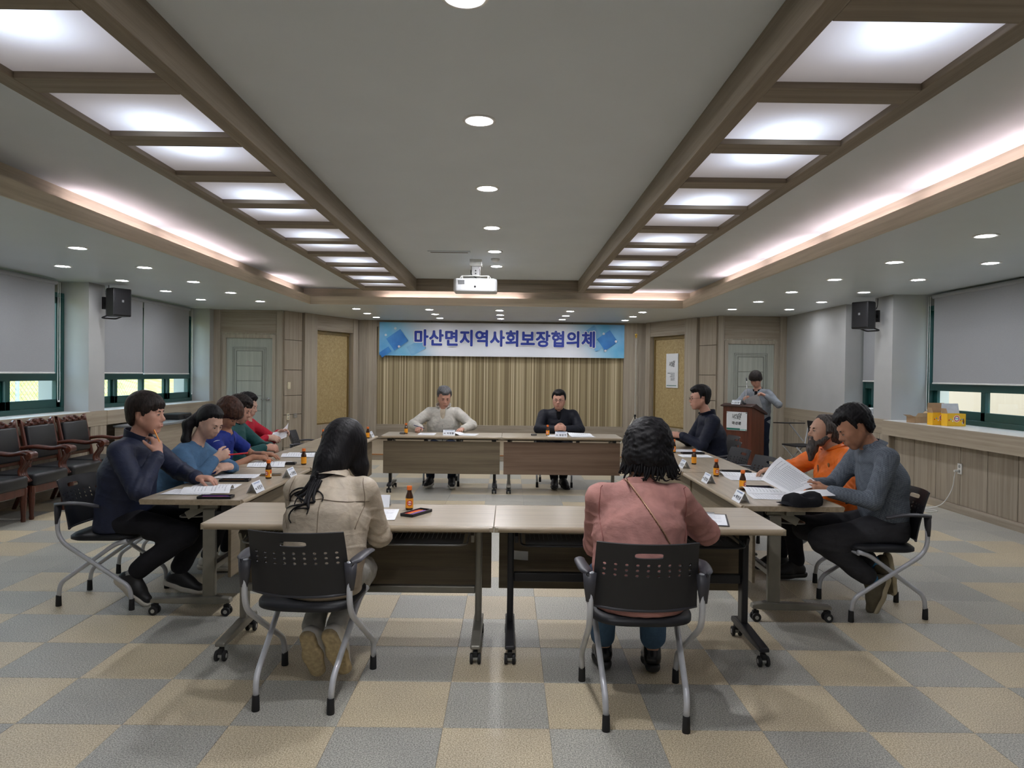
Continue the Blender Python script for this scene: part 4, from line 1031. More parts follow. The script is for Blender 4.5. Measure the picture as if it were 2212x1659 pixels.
def hand(wr, f, n, side, curl, sc=1.0, k=.006, thumb=.55):
    """f: wrist->fingers, n: way the palm faces, side: +1/-1 picks the thumb side; curl: 4 fingers bend (deg) per joint"""
    f = unit(f); n = np.asarray(n, float); n = unit(n-f*(n@f)); s = unit(np.cross(f, n))*side
    out = [cone(wr, wr+f*.075*sc, .024*sc, .021*sc, .012, (s, 1.55)), cone(wr+f*.05*sc-s*.012*sc, wr+f*.08*sc+s*.012*sc, .017*sc, .016*sc, .012, (s, 1.5))]
    if not isinstance(curl, (list, tuple)): curl = [curl]*4
    kn = [.030, .010, -.010, -.029]; ln = [.072, .080, .074, .058]; spread = [.10, .03, -.03, -.10]
    for i in range(4):
        p = wr+(f*(.083-.004*abs(i-1.2))+s*kn[i])*sc; d0 = unit(f+s*spread[i]); L = ln[i]*sc; ang = 0
        out.append(cone(wr+(f*.03+s*kn[i]*.5)*sc, p, .011*sc, .0100*sc, k))
        for j, (q, r0, r1, cf) in enumerate(((.45, .0095, .0086, .9), (.31, .0086, .0078, 1.15), (.24, .0078, .0068, .8))):
            ang += math.radians(curl[i])*cf
            d = d0*math.cos(ang)+n*math.sin(ang); e = p+d*L*q
            out.append(cone(p, e, r0*sc, r1*sc, k)); p = e
    t0 = wr+(f*.018+s*.020)*sc; d1 = unit(f*.62+s*.62+n*thumb*.5); t1 = t0+d1*.045*sc
    d2 = unit(f*.85+s*.22+n*thumb); t2 = t1+d2*.033*sc; d3 = unit(f*.92+s*.02+n*thumb*1.1); t3 = t2+d3*.026*sc
    out += [cone(t0, t1, .0155*sc, .0122*sc, .010), cone(t1, t2, .0118*sc, .0100*sc, k), cone(t2, t3, .0100*sc, .0080*sc, k)]
    return out

def head_prims(H, R, hs, jaw=1.0, thin=1.0, male=True, eyes=0.0):
    """skull, jaw, nose, lips, ears in the head's own frame (x right, y forward, z up), blended"""
    T = lambda x, y, z: H+R@(V3(x, y, z)*hs)
    o = []
    E = lambda c, r, k=.02, op='add', RR=None: o.append(ell(T(*c), V3(*r)*hs, R if RR is None else R@RR, k, op))
    K = lambda a, b, r0, r1, k=.015, op='add': o.append(cone(T(*a), T(*b), r0*hs, r1*hs, k, None, op))
    E((0, -.014, .040), (.073, .091, .084)); E((0, .012, .012), (.070, .076, .080), .03)
    E((0, .026, -.030), (.055*thin, .060, .082), .03)
    for s in (-1, 1):
        K((s*.052*thin*jaw, -.006, -.040), (s*.020*jaw, .055, -.094), .022, .018, .022)
        E((s*.042*thin, .056, -.018), (.024, .028, .028), .025); E((s*.036*thin, .048, -.056), (.024, .030, .030), .025)
        E((s*.012, .092, -.031), (.010, .011, .009), .008)
    K((-.012, .062, -.096), (.012, .062, -.096), .018 if male else .015, .018 if male else .015, .022)
    K((-.034, .079, .028), (.034, .079, .028), .011, .011, .014)
    E((0, .074, -.060), (.030, .025, .022), .02)
    for s in (-1, 1): E((s*.032, .101, .004), (.019, .019, .0125), .010, 'sub')
    K((0, .083, .018), (0, .104, -.022), .0085, .0115, .010); E((0, .105, -.025), (.0115, .0115, .0105), .008)
    for s in (-1, 1): E((s*.032, .0765, .004), (.0165, .0145, .0135), .004)
    K((-.019, .091, -.056), (.019, .091, -.056), .0058, .0058, .006); K((-.016, .092, -.067), (.016, .092, -.067), .0066, .0066, .006)
    E((0, .108, -.0612), (.026, .012, .0022), .004, 'sub')
    for s in (-1, 1):
        RR = np.array(Matrix.Rotation(s*math.radians(-22), 3, 'Z') @ Matrix.Rotation(math.radians(-12), 3, 'X'))
        E((s*.075, -.012, -.004), (.0085, .020, .033), .006, 'add', RR)
        E((s*.083, -.006, -.001), (.006, .011, .019), .006, 'sub', RR)
        E((s*.0725, -.004, -.030), (.007, .010, .010), .006)
    return o

HAIRLINE = {
    'short': ([-.13, -.075, -.050, -.040, -.033, .003, .008, .016, .023, .034, .058, .080, .13], [-.078, -.080, -.062, -.030, .022, .024, -.002, -.002, .034, .058, .064, .062, .060]),
    'bowl':  ([-.13, -.075, -.045, -.028, .004, .022, .036, .058, .090, .13], [-.085, -.085, -.070, -.030, -.026, -.028, .006, .024, .030, .030]),
    'bald':  ([-.13, -.075, -.045, -.028, .004, .018, .026, .040, .080, .13], [-.085, -.085, -.060, -.020, -.020, -.018, .060, .092, .120, .140]),
    'bangs': ([-.13, -.075, -.050, -.040, -.033, .003, .008, .020, .030, .058, .090, .13], [-.084, -.082, -.064, -.030, .016, .018, -.006, -.008, .022, .038, .042, .042]),
    'woman': ([-.13, -.075, -.045, -.028, .004, .018, .034, .058, .090, .13], [-.120, -.120, -.110, -.030, .010, .026, .048, .070, .078, .078]),
    'cap':   ([-.14, -.075, -.045, -.020, .010, .040, .060, .080, .100, .14], [-.145, -.145, -.140, -.130, -.120, -.100, -.060, .010, .030, .030]),
}
def hair_mesh(H, R, hs, style, top=.020, sidet=.012, h=.005, curl=0., seed=1, extra=(), part=0):
    xs, zs = HAIRLINE[style]
    def loc(p): return ((p-H)@R)/hs
    thick = style in ('bowl', 'bangs', 'cap')
    def line(q):
        hl = np.interp(q[:, 1], xs, zs); ax = np.abs(q[:, 0])
        return hl+(0 if style in ('cap', 'bald') else 1)*np.where(q[:, 1] > .03, (-.012 if thick else .010)*np.clip((ax-.028)/.025, 0, 1)+(.006*np.sin(q[:, 0]*210+seed)+.004*np.sin(q[:, 0]*430) if thick else .004*np.sin(q[:, 0]*300)), 0)
    def shell(p):
        q = loc(p); z = q[:, 2]-line(q); low = .45 if thick else .12
        t = np.clip(z/.040, 0, 1); t = low+(1-low)*t*t*(3-2*t)
        up_ = np.clip(q[:, 2]/.11, 0, 1); th = (sidet*(1-up_)+top*up_)*t
        def e(c, r):
            c = np.array(c); r = np.array(r); k0 = np.sqrt((((q-c)/r)**2).sum(1)); k1 = np.sqrt((((q-c)/(r*r))**2).sum(1)); return k0*(k0-1)/np.maximum(k1, 1e-6)
        d = smin(e((0, -.014, .040), (.0735, .0915, .0845)), e((0, -.030, -.020), (.060, .066, .070)), .03)
        d = smin(d, e((0, .014, .014), (.0700, .076, .080)), .03)
        return (d-th)*hs
    def cutf(p):
        q = loc(p); return (line(q)-q[:, 2])*hs*.75
    o = [('add', shell, H+R@(V3(0, -.01, .01)*hs), (.17+max(top, sidet))*hs, .02), cut(cutf, .008)]
    o += list(extra)
    a = wavy(.0016+curl*.25, 80, seed, (1, 1, .35)); b = wavy(.0012+curl*.6, 240 if curl < .003 else 150, seed+5, (1, 1, .3 if curl < .003 else .8))
    vs, fs = surf(o, h, lambda p: a(p-H)+b(p-H)); return np_mesh('hair', vs, fs)

def skin_mat(name, rgb):
    if name in MATS: return MATS[name]
    n = NT(name); v = n.coord(); nz = n.noise(v, 22, 3); lo = C(*[x*.93 for x in rgb]); n.set(n.ramp(nz, [(.35, lo), (.7, C(*rgb))]), .5, 0, .35)
    n.b.inputs['Subsurface Weight'].default_value = .0
    n.bump(n.noise(v, 260, 2), .06, .002); MATS[name] = n.m; return n.m
def cloth_mat(name, rgb, rough=.85, weave=0, spec=.2, dark=.82, sheen=0):
    if name in MATS: return MATS[name]
    n = NT(name); v = n.coord(); a = n.noise(v, 9, 4, .6, .6)
    col = n.ramp(a, [(.3, C(*[x*dark for x in rgb])), (.72, C(*rgb))])
    if weave:
        w = n.n('TexChecker'); w.inputs['Scale'].default_value = weave; n.link(n.coord((1, .7, 1.0), rot=(.5, .4, .78)), w.inputs['Vector'])
        w.inputs['Color1'].default_value = (1, 1, 1, 1); w.inputs['Color2'].default_value = (.56, .58, .61, 1)
        col = n.mix(.75, col, w.outputs[0], 'MULTIPLY')
    n.set(col, rough, 0, spec)
    f = n.noise(n.coord((1, 1, 1.8)), 13, 4, .5, .35); g = n.noise(v, 420, 2)
    n.bump(n.math('ADD', n.math('MULTIPLY', f, 1.0), n.math('MULTIPLY', g, .04)), .32, .02)
    if sheen: n.b.inputs['Sheen Weight'].default_value = sheen
    MATS[name] = n.m; return n.m
def hair_mat(name, rgb, hi):
    if name in MATS: return MATS[name]
    n = NT(name); a = n.noise(n.coord((95, 95, 14)), 1, 4, .6, .4)
    n.set(n.ramp(a, [(.35, C(*rgb)), (.75, C(*hi))]), .55, 0, .22); n.bump(a, .5, .006); MATS[name] = n.m; return n.m

def person(sp):
    """one figure: an Empty at the floor under the hips; body one continuous skin; clothes, hair, shoes are its children"""
    root = thing('person', sp['label'], 'person', (sp['loc'][0], sp['loc'][1], 0), math.radians(sp['rz']))
    h = sp.get('h', .006); s = sp.get('s', 1.0); girth = sp.get('girth', 1.0); gl = girth*s
    hz = sp.get('hipz', .53); hipy = sp.get('hipy', 0.0)
    P = V3(sp.get('hipx', 0), hipy, hz)
    TR = rot(sp.get('turn', 0), sp.get('lean', 0), sp.get('side', 0))
    X, Y, Z = TR[:, 0], TR[:, 1], TR[:, 2]; tl = sp.get('tl', .50)*s
    bend = sp.get('bend', 0.0)                    # upper back curls further forward
    CH = P+Z*tl*.55; BR = rot(sp.get('turn', 0), sp.get('lean', 0)+bend, sp.get('side', 0)); BX, BY, BZ = BR[:, 0], BR[:, 1], BR[:, 2]
    N = CH+BZ*tl*.45
    sw = sp.get('sw', .175)*s
    SH = {-1: N-BX*sw-BZ*.075*s, 1: N+BX*sw-BZ*.075*s}
    if 'shrug' in sp: SH = {k: v+BZ*sp['shrug'] for k, v in SH.items()}
    HR = rot(*sp.get('head', (0, 0, 0))); hs = sp.get('hs', 1.0)*s
    nk = sp.get('neck', (0, .03, .135)); HC = N+(BX*nk[0]+BY*nk[1]+BZ*nk[2])*s
    if 'headat' in sp: HC = V3(*sp['headat'])
    l1, l2 = sp.get('arm', (.285, .25)); l1 *= s; l2 *= s
    arms = {}
    for k, key in ((-1, 'L'), (1, 'R')):
        a = sp[key]; W = V3(*a['w']); El, W = ik(SH[k], W, l1, l2, a.get('hint', (k*.6, -.3, -1))); arms[k] = (El, W, a)
    legs = {}
    for k, key in ((-1, 'l'), (1, 'r')):
        a = sp['leg'+key]; legs[k] = (P+X*k*.085*s, V3(*a['k']), V3(*a['a']), unit(V3(*a.get('toe', (0, 1, -.05)))), unit(V3(*a.get('up', (0, 0, 1)))))
    skin = skin_mat('skin_'+sp.get('skin', 'mid'), {'light': (206, 168, 148), 'mid': (188, 146, 122), 'tan': (170, 122, 96), 'rose': (194, 146, 126)}[sp.get('skin', 'mid')])
    # ---- body
    o = head_prims(HC, HR, hs, sp.get('jaw', 1.0), sp.get('thin', 1.0), sp.get('male', True))
    nb = N-BZ*.03*s; o.append(cone(HC+HR@(V3(0, -.022, -.055)*hs), nb, .050*s*sp.get('neckr', 1.0), .056*s*sp.get('neckr', 1.0), .025))
    o += [cone(nb, CH, .060, .085, .03, (BX, 1.3)), cone(CH, P, .085, .09, .03, (X, 1.3)), cone(SH[-1], SH[1], .040, .040, .03)]
    for k in (-1, 1):
        El, W, a = arms[k]; bare = sp.get('bare', 0)
        q = .95 if bare else .72
        o += [cone(SH[k], El, .048*s*q*sp.get('armg', 1), .038*s*q*sp.get('armg', 1), .02), cone(El, W, (.041 if bare else .034)*s, .0245*s, .015)]
        f = V3(*a['f']); n = V3(*a['n'])
        o += hand(W+unit(f)*.012*s, f, n, a.get('side', k), a.get('curl', 20), s*sp.get('hand', .98), thumb=a.get('thumb', .55))
        hp, kn, an, toe, up = legs[k]
        o += [cone(hp, kn, .052*s, .036*s, .03), cone(kn, an, .036*s, .032*s, .02), cone(an, an+toe*.13*s-up*.045*s, .034*s, .026*s, .02)]
    vs, fs = surf(o, h); link_mesh('body', np_mesh('body', vs, fs), skin, root)
    # ---- eyes, brows, lips
    T = lambda x, y, z: HC+HR@(V3(x, y, z)*hs)
    dark = plain('eye_dark', (24, 18, 16), .25); white = plain('eye_white', (190, 182, 174), .3)
    lidz = sp.get('lid', .0)
    if sp.get('face', True):
        for k in (-1, 1):
            m = MB().sphere(T(k*.032, .0815, .0030-lidz), [.0135*hs, .0105*hs, .0042*hs], 12, 8, Matrix(HR.tolist())); e = m.build('eye', white, root, 'all', fix=False)
            m = MB().sphere(T(k*.0315, .0895, .0030-lidz), [.0052*hs, .0038*hs, .0040*hs], 10, 6, Matrix(HR.tolist())); m.build('iris', dark, e, 'all', fix=False)
            br = [T(k*x, y, z) for x, y, z in ((.014, .0925, .0215), (.030, .0905, .0265), (.047, .0770, .0230))]
            MB().tube(bez([tuple(b) for b in br], 4), [.0022*hs, .0034*hs, .0036*hs, .0038*hs, .0038*hs, .0036*hs, .0032*hs, .0026*hs, .0018*hs], 6).build('eyebrow', hair_mat('brow', (30, 24, 22), (48, 40, 36)), root, 'all')
            ln = [T(k*x, y, z) for x, y, z in ((.019, .0905, .0045), (.032, .0935, .0078), (.045, .0850, .0050))]
            MB().tube(bez([tuple(b) for b in ln], 4), .0014*hs, 5).build('eyelash', dark, root, 'all')
        lip = plain('lip_'+sp.get('skin', 'mid'), {'light': (172, 112, 104), 'mid': (150, 96, 86), 'tan': (132, 82, 70), 'rose': (160, 98, 90)}[sp.get('skin', 'mid')], .45)
        MB().sphere(T(0, .0945, -.0562), [.0185*hs, .0048*hs, .0042*hs], 14, 6, Matrix(HR.tolist())).sphere(T(0, .0955, -.0668), [.0160*hs, .0052*hs, .0050*hs], 14, 6, Matrix(HR.tolist())).build('lips', lip, root, 'all', fix=False)
    # ---- hair
    hc = {'black': ((12, 11, 13), (25, 23, 26)), 'brown': ((40, 24, 18), (86, 56, 42)), 'darkbrown': ((22, 17, 15), (52, 42, 38)), 'grey': ((58, 58, 60), (120, 120, 122)), 'salt': ((46, 42, 40), (104, 98, 94))}
    hk = sp.get('haircol', 'black'); hm = hair_mat('hair_'+hk, *hc[hk])
    hp_ = sp['hair']; ex = hp_.get('extra'); ex = ex(T, HR, hs, HC) if ex else ()
    hr = link_mesh('hair', hair_mesh(HC, HR, hs, hp_['style'], hp_.get('top', .02), hp_.get('side', .012), hp_.get('h', h*.85), hp_.get('curl', 0), hp_.get('seed', 1), ex), hm, root)
    if 'locks' in hp_:
        for pts, r in hp_['locks']:
            pp = bez(pts, 6); n = len(pp)
            MB().tube(pp, [r*(1-.75*(i/(n-1))**2) for i in range(n)], 7).build('hair_lock', hm, hr, 'all')
    if 'beard' in sp:
        vs, fs = surf(sp['beard'](T, HR, hs), h*.85, wavy(.004, 150, 4, (1, 1, .3))); link_mesh('beard', np_mesh('beard', vs, fs), hair_mat('hair_salt', *hc['salt']), root)
    # ---- top garment
    t = sp['top']; cm = t['mat']; g = t.get('loose', 1.0)*gl
    FX = (X, t.get('wide', 1.32)); FB = (BX, t.get('wide', 1.32)+.06)
    hem = P+Z*t.get('hem', -.04)
    o = [cone(hem, P+Z*tl*.25, .130*g*t.get('belly', 1), .126*g*t.get('belly', 1), .05, FX), cone(P+Z*tl*.25, CH, .124*g*t.get('belly', 1), .128*g, .05, FX),
         cone(CH, N-BZ*.10*s, .126*g, .098*g, .06, FB), cone(SH[-1]*.86+N*.14-BZ*.008, SH[1]*.86+N*.14-BZ*.008, .058*g, .058*g, .045),
         cone(N-BZ*.075*s-BY*.01, N-BZ*.005*s, .075*s, .052*s, .04, (BX, 1.15))]
    if t.get('bust'): o += [ell(CH+BZ*.04+BY*.075*s+BX*k*.07, V3(.07, .06, .07)*s, BR, .06) for k in (-1, 1)]
    if t.get('tummy'): o += [ell(P+Z*tl*.28+Y*t['tummy']*.5, V3(.15, .10, .13)*s, TR, .07)]
    slv = t.get('sleeve', 1.0)
    for k in (-1, 1):
        El, W, a = arms[k]
        if slv < .6:
            e = SH[k]+(El-SH[k])*slv*1.3; o += [cone(SH[k], e, .061*g, .060*g, .03)]
            d_ = unit(El-SH[k]); o.append(('sub', (lambda p, e=e, d_=d_: np.maximum(.0-(p-e)@d_-.0, np.sqrt((((p-e))**2).sum(1))-.11)), e, .12, .006))
        else:
            we = El+(W-El)*a.get('slv', t.get('cuff', .96))
            o += [cone(SH[k], El, .062*g, .052*g, .03), cone(El, we, .053*g, .0385*g, .02)]
    # hollow the neck opening and cut the hem
    nd = unit(HC-N)
    o.append(('sub', (lambda p: np.maximum(np.sqrt(((p-N-((p-N)@nd)[:, None]*nd)**2).sum(1))-.056*s*t.get('neckhole', 1.0), -(p-N)@nd-.025)), N+nd*.08, .16, .006))
    if t.get('vneck'):
        c0 = N+BY*.085-BZ*.04; o.append(ell(c0, V3(.034, .07, .10)*s*t['vneck'], BR, .01, 'sub'))
    wr = t.get('wrinkle', .004); w1 = wavy(wr*.5, 20, sp.get('seed', 3), (.6, .6, 1.3)); w2 = wavy(wr*.30, 48, sp.get('seed', 3)+9, (.8, .8, 1.3))
    def fold(p):
        d = w1(p)+w2(p)
        for k in (-1, 1):
            El, W, a = arms[k]
            ax = unit(W-SH[k]); u = (p-El)@ax; dd = ((p-El)**2).sum(1)
            d = d+wr*1.0*np.sin(u*170+np.sin(p[:, 0]*40)*1.5)*np.exp(-dd/.006)
            aw = SH[k]-Z*.10-X*k*.03; q_ = p-aw; dd = (q_**2).sum(1); an_ = np.arctan2(q_@Z, -(q_@X)*k)
            d = d-wr*1.1*(1-np.abs(np.sin(an_*5.5+np.sqrt(dd)*9+sp.get('seed', 3))))**3*np.exp(-dd/.022)*np.clip(np.sqrt(dd)/.05, 0, 1)
        wz = (p-P)@Z; d = d-wr*.8*(1-np.abs(np.sin(wz*48+np.sin(p[:, 0]*9+sp.get('seed', 3))*1.7+p[:, 1]*6)))**4*np.exp(-((wz-.13)/.09)**2)
        return d
    if hz < .7: o.append(('sub', (lambda p: np.maximum(p[:, 2]-(hz-.072), p[:, 1]-(hipy+.24))), None, 1e9, .02))
    vs, fs = surf(o, t.get('h', h*1.3), fold); nm = t.get('name', 'jacket'); top = link_mesh(nm, np_mesh(nm, vs, fs), cm, root)
    if t.get('cuffs'):
        for k in (-1, 1):
            El, W, a = arms[k]; we = El+(W-El)*a.get('slv', t.get('cuff', .96)); u_ = unit(W-El); r_ = .0405*g
            MB().tube([tuple(we-u_*.036), tuple(we-u_*.030), tuple(we+u_*.004), tuple(we+u_*.007)], [r_*1.02, r_*1.06, r_*1.03, r_*.94], 16, False).build('cuff', cm, top, 'all')
    if t.get('collar'):
        ch, cr, op = t['collar']                      # height, radius, opening half-angle at the front
        m = MB(); th = .006
        def cp(u, v, out=0):
            a = PI/2+op+(2*PI-2*op)*u; r = cr*(1+.10*v)+out*th; flare = t.get('flare', 0)*v
            zc = ch*v*(1-.25*max(0, math.sin(a)))
            return tuple(N+nd*(-.030+zc)+BX*(math.cos(a)*(r+flare)*1.02)+BY*(math.sin(a)*(r+flare)*1.0-.006))
        m.grid(28, 4, lambda u, v: cp(u, v, 0)); m.grid(28, 4, lambda u, v: cp(u, v, 1)); m.grid(28, 1, lambda u, v: cp(u, 1, v))
        m.build('collar', t.get('collarmat', cm), root, 'all')
    if t.get('fold_collar'):
        ch, cr, op = t['fold_collar']; m = MB()
        def cq(u, v):
            a = PI/2+op+(2*PI-2*op)*u; z = ch*(1-abs(2*v-1)); r = cr+.008*v+.022*max(0, v-.5)*2*1.0
            lo = .018*max(0, math.sin(a))*max(0, 2*v-1)
            return tuple(N+nd*(-.022+z*.8-lo)+BX*(math.cos(a)*r*1.04)+BY*(math.sin(a)*r-.006))
        m.grid(28, 6, cq).build('collar', t.get('collarmat', cm), root, 'all')
    if t.get('shirt'):
        smat = t['shirt']; o2 = [cone(CH+BY*.012, N-BZ*.09, .112*gl, .092*gl, .05, FB), cone(N-BZ*.075*s, N, .072*s, .050*s, .04)]
        o2.append(('sub', (lambda p: np.maximum(np.sqrt(((p-N-((p-N)@nd)[:, None]*nd)**2).sum(1))-.050*s, -(p-N)@nd-.03)), N+nd*.08, .16, .006))
        vs, fs = surf(o2, h*1.3); link_mesh('shirt', np_mesh('shirt', vs, fs), smat, root)
        m = MB()
        for k in (-1, 1):
            q = lambda x, y, z: tuple(N+BX*(k*x)+BY*y+BZ*z)
            m.add([q(.004, .060, -.035), q(.040, .044, -.002), q(.052, .020, .012), q(.058, .040, -.030), q(.036, .078, -.070), q(.006, .068, -.045)], [(0, 1, 4, 5), (1, 2, 3, 4)])
        m.build('shirt_collar', smat, root, 'all')
    if t.get('zip'):
        a0, a1 = t['zip']; pts = []
        for i in range(14):
            q = a0+(a1-a0)*i/13; c_ = (P+Z*tl*q/.55*.55 if q < .55 else CH+BZ*tl*(q-.55)); fwd = (Y if q < .55 else BY)
            r = np.interp(q, [0, .25, .55, .8, 1], [.130*g*t.get('belly', 1), .126*g*t.get('belly', 1), .130*g, .112*g, .075*s]); pts.append(tuple(c_+fwd*(r+.009)))
        MB().tube(pts, .004, 5).build('zip', plain('zip_dark', (70, 68, 66), .5), top, 'all')
    # ---- trousers
    b = sp['pants']; pm = b['mat']; lg = b.get('loose', 1.0)*s
    o = [cone(P-X*.04*s+Z*.0, P+X*.04*s+Z*.0, .112*gl, .112*gl, .05), cone(P, P+Z*.10*s, .105*gl, .100*gl, .04, (X, 1.3))]
    for k in (-1, 1):
        hp, kn, an, toe, up = legs[k]; e = an+(kn-an)*b.get('up', .10)
        o += [cone(hp, kn, .094*lg*girth**.5, .066*lg, .035), cone(kn, e, .067*lg, .054*lg*b.get('ankle', 1), .025)]
    w3 = wavy(.004, 30, 5, (.7, .7, 1.4))
    def fold2(p):
        d = w3(p)
        for k in (-1, 1):
            hp, kn, an, toe, up = legs[k]; ax = unit(an-hp); dd = ((p-kn)**2).sum(1); d = d+.004*np.sin((p-kn)@ax*140)*np.exp(-dd/.008)
        return d
    if hz < .7: o.append(('sub', (lambda p: np.maximum(np.maximum(p[:, 2]-(hz-.075), .37-p[:, 2]), p[:, 1]-(hipy+.20))), None, 1e9, .02))
    vs, fs = surf(o, b.get('h', h*1.7), fold2); link_mesh('trousers', np_mesh('trousers', vs, fs), pm, root)
    # ---- socks and shoes
    sh = sp['shoes']
    for k in (-1, 1):
        hp, kn, an, toe, up = legs[k]; rt = unit(np.cross(toe, up)); up2 = unit(np.cross(rt, toe)); L = .255*s*sh.get('len', 1)
        heel = an-toe*.050*s-up2*.062*s
        q = lambda f_, u_, r_=0: heel+toe*f_*L+up2*u_+rt*r_
        sc = sh.get('sole', .026)
        o = [cone(q(.12, .030), q(.50, .030), .038, .040, .03, (rt, .95)), cone(q(.50, .028), q(.88, .020), .040, .028, .03, (rt, 1.18)), cone(q(.20, .045), q(.24, .085), .040, .040, .03), cone(q(.30, .070), q(.62, .040), .034, .030, .03),
             cut(lambda p: -((p-heel)@up2-.006), .006)]
        if sh.get('open', True): o.append(cone(an+up2*.045, an+up2*.12, .031*s, .04*s, .008, None, 'sub'))
        vs, fs = surf(o, max(h, .006)); ob = link_mesh('shoe', np_mesh('shoe', vs, fs), sh['mat'], root)
        o = [cone(q(.08, 0), q(.50, 0), .040, .041, .03, (rt, .95)), cone(q(.50, 0), q(.90, .004), .041, .034, .03, (rt, 1.18)), cut(lambda p: np.abs((p-heel)@up2+sc*.5-.006)-sc*.5-.003, .004)]
        vs, fs = surf(o, max(h, .006)); link_mesh('sole', np_mesh('sole', vs, fs), sh['solemat'], ob)
        if sh.get('sock'):
            MB().tube([tuple(an+up2*.0), tuple(an+(kn-an)*.16), tuple(an+(kn-an)*.32)], [.041*s, .043*s, .048*s], 14).build('sock', sh['sock'], root, 'all')
    if sp.get('glasses'):
        gm = plain('spectacle_wire', (60, 56, 54), .3, .6); m = MB()
        for k in (-1, 1):
            m.tube([tuple(T(k*.032+.0215*math.cos(a), .106-.012*abs(math.cos(a))*(1 if math.cos(a)*k > 0 else .2), .002+.0165*math.sin(a))) for a in [2*PI*i/20 for i in range(21)]], .0014*hs, 6)
            m.tube([tuple(T(k*.054, .094, .005)), tuple(T(k*.071, .05, .006)), tuple(T(k*.077, -.008, .006)), tuple(T(k*.078, -.03, -.006))], .0014*hs, 6)
        m.tube([tuple(T(-.011, .106, .006)), tuple(T(0, .110, .008)), tuple(T(.011, .106, .006))], .0014*hs, 6)
        g_ = m.build('glasses', gm, root, 'all')
    if sp.get('extra'): sp['extra'](root, dict(P=P, CH=CH, N=N, X=X, Y=Y, Z=Z, BX=BX, BY=BY, BZ=BZ, T=T, HR=HR, hs=hs, arms=arms, legs=legs, SH=SH, nd=nd))
    return root
# ------------------------------------------------------------------ the people
from mathutils.bvhtree import BVHTree
def caster_on(root, names, d=(0, 1, 0)):
    vs, fs = [], []
    for ch in root.children:
        if ch.name.split('.')[0] in names:
            k = len(vs); vs += [v.co.copy() for v in ch.data.vertices]; fs += [[i+k for i in p.vertices] for p in ch.data.polygons]
    t = BVHTree.FromPolygons(vs, fs); d = Vector(d).normalized()
    def hit(p, off=.003):
        q = Vector(p)-d*2; loc, n, i, dist = t.ray_cast(q, d)
        return tuple(loc-d*off) if loc else tuple(p)
    return hit
dk_t = cloth_mat('trousers_charcoal', (38, 38, 43)); nv_t = cloth_mat('trousers_navy', (32, 40, 58)); jeans = cloth_mat('jeans', (84, 112, 142)); wh_t = cloth_mat('trousers_white', (206, 204, 196)); gr_t = cloth_mat('trousers_grey', (62, 62, 66))
sh_b = plain('shoe_black', (32, 32, 34), .5); sole_w = plain('sole_pale', (208, 202, 190), .6); sole_k = plain('sole_black', (34, 33, 32), .7); sh_w = plain('shoe_white', (216, 212, 202), .55); sole_y = plain('sole_worn', (170, 152, 116), .7, 0, .4, .2, 60, .3, 130); sh_br = plain('shoe_olive', (92, 84, 66), .7, 0, .4, .15, 30)
collar_k = cloth_mat('collar_black', (24, 25, 29))
def P_(**k): return k
BK = P_(mat=sh_b, solemat=sole_k)
navy_man = person(P_(label='man in a navy jacket holding a pencil to his chin', loc=(-2.50, 4.66), rz=-90, h=.006, lean=7, bend=8, tl=.525, hipz=.535, girth=1.06, sw=.185, hs=1.06, headat=(.0, .150, 1.205), head=(2, 3, 0), skin='rose', seed=3,
    R=P_(w=(.120, .285, .955), f=(-.30, -.22, .9), n=(-.35, -.9, -.2), curl=[34, 46, 56, 62], hint=(.5, .25, -1), thumb=.7, slv=.93), L=P_(w=(-.20, .400, .765), f=(.15, 1, -.02), n=(0, .05, -1), curl=[22, 26, 28, 30], hint=(-1, -.2, -.5)),
    legl=P_(k=(-.14, .47, .475), a=(-.15, .28, .125), toe=(0, .95, -.28)), legr=P_(k=(.12, .46, .455), a=(.12, .115, .185), toe=(.02, .76, -.62), up=(0, .62, .76)),
    hair=P_(style='bangs', top=.026, side=.017), haircol='darkbrown', top=P_(mat=cloth_mat('jacket_navy', (36, 43, 68), .6, 0, .35), collar=(.078, .068, .42), flare=.010, loose=1.10, hem=-.05, wrinkle=.005, cuff=.93, cuffs=True, name='jacket', tummy=.10, shirt=collar_k), pants=P_(mat=dk_t, loose=1.12, up=.16), shoes=P_(mat=sh_b, solemat=sole_w, sole=.030, sock=plain('sock_grey', (168, 168, 170), .9))))
def tail(T, R, hs, HC):
    a = T(0, -.098, .035); W = lambda x, y, z: HC+V3(x, y, z)
    return [cone(T(0, -.07, .05), a, .05, .030, .02), cone(a, W(.02, -.155, -.02), .032, .036, .02), cone(W(.02, -.155, -.02), W(.05, -.155, -.13), .036, .030, .03), cone(W(.05, -.155, -.13), W(.075, -.11, -.19), .030, .014, .03),
        ]
denim = cloth_mat('shirt_denim', (84, 118, 152), .85)
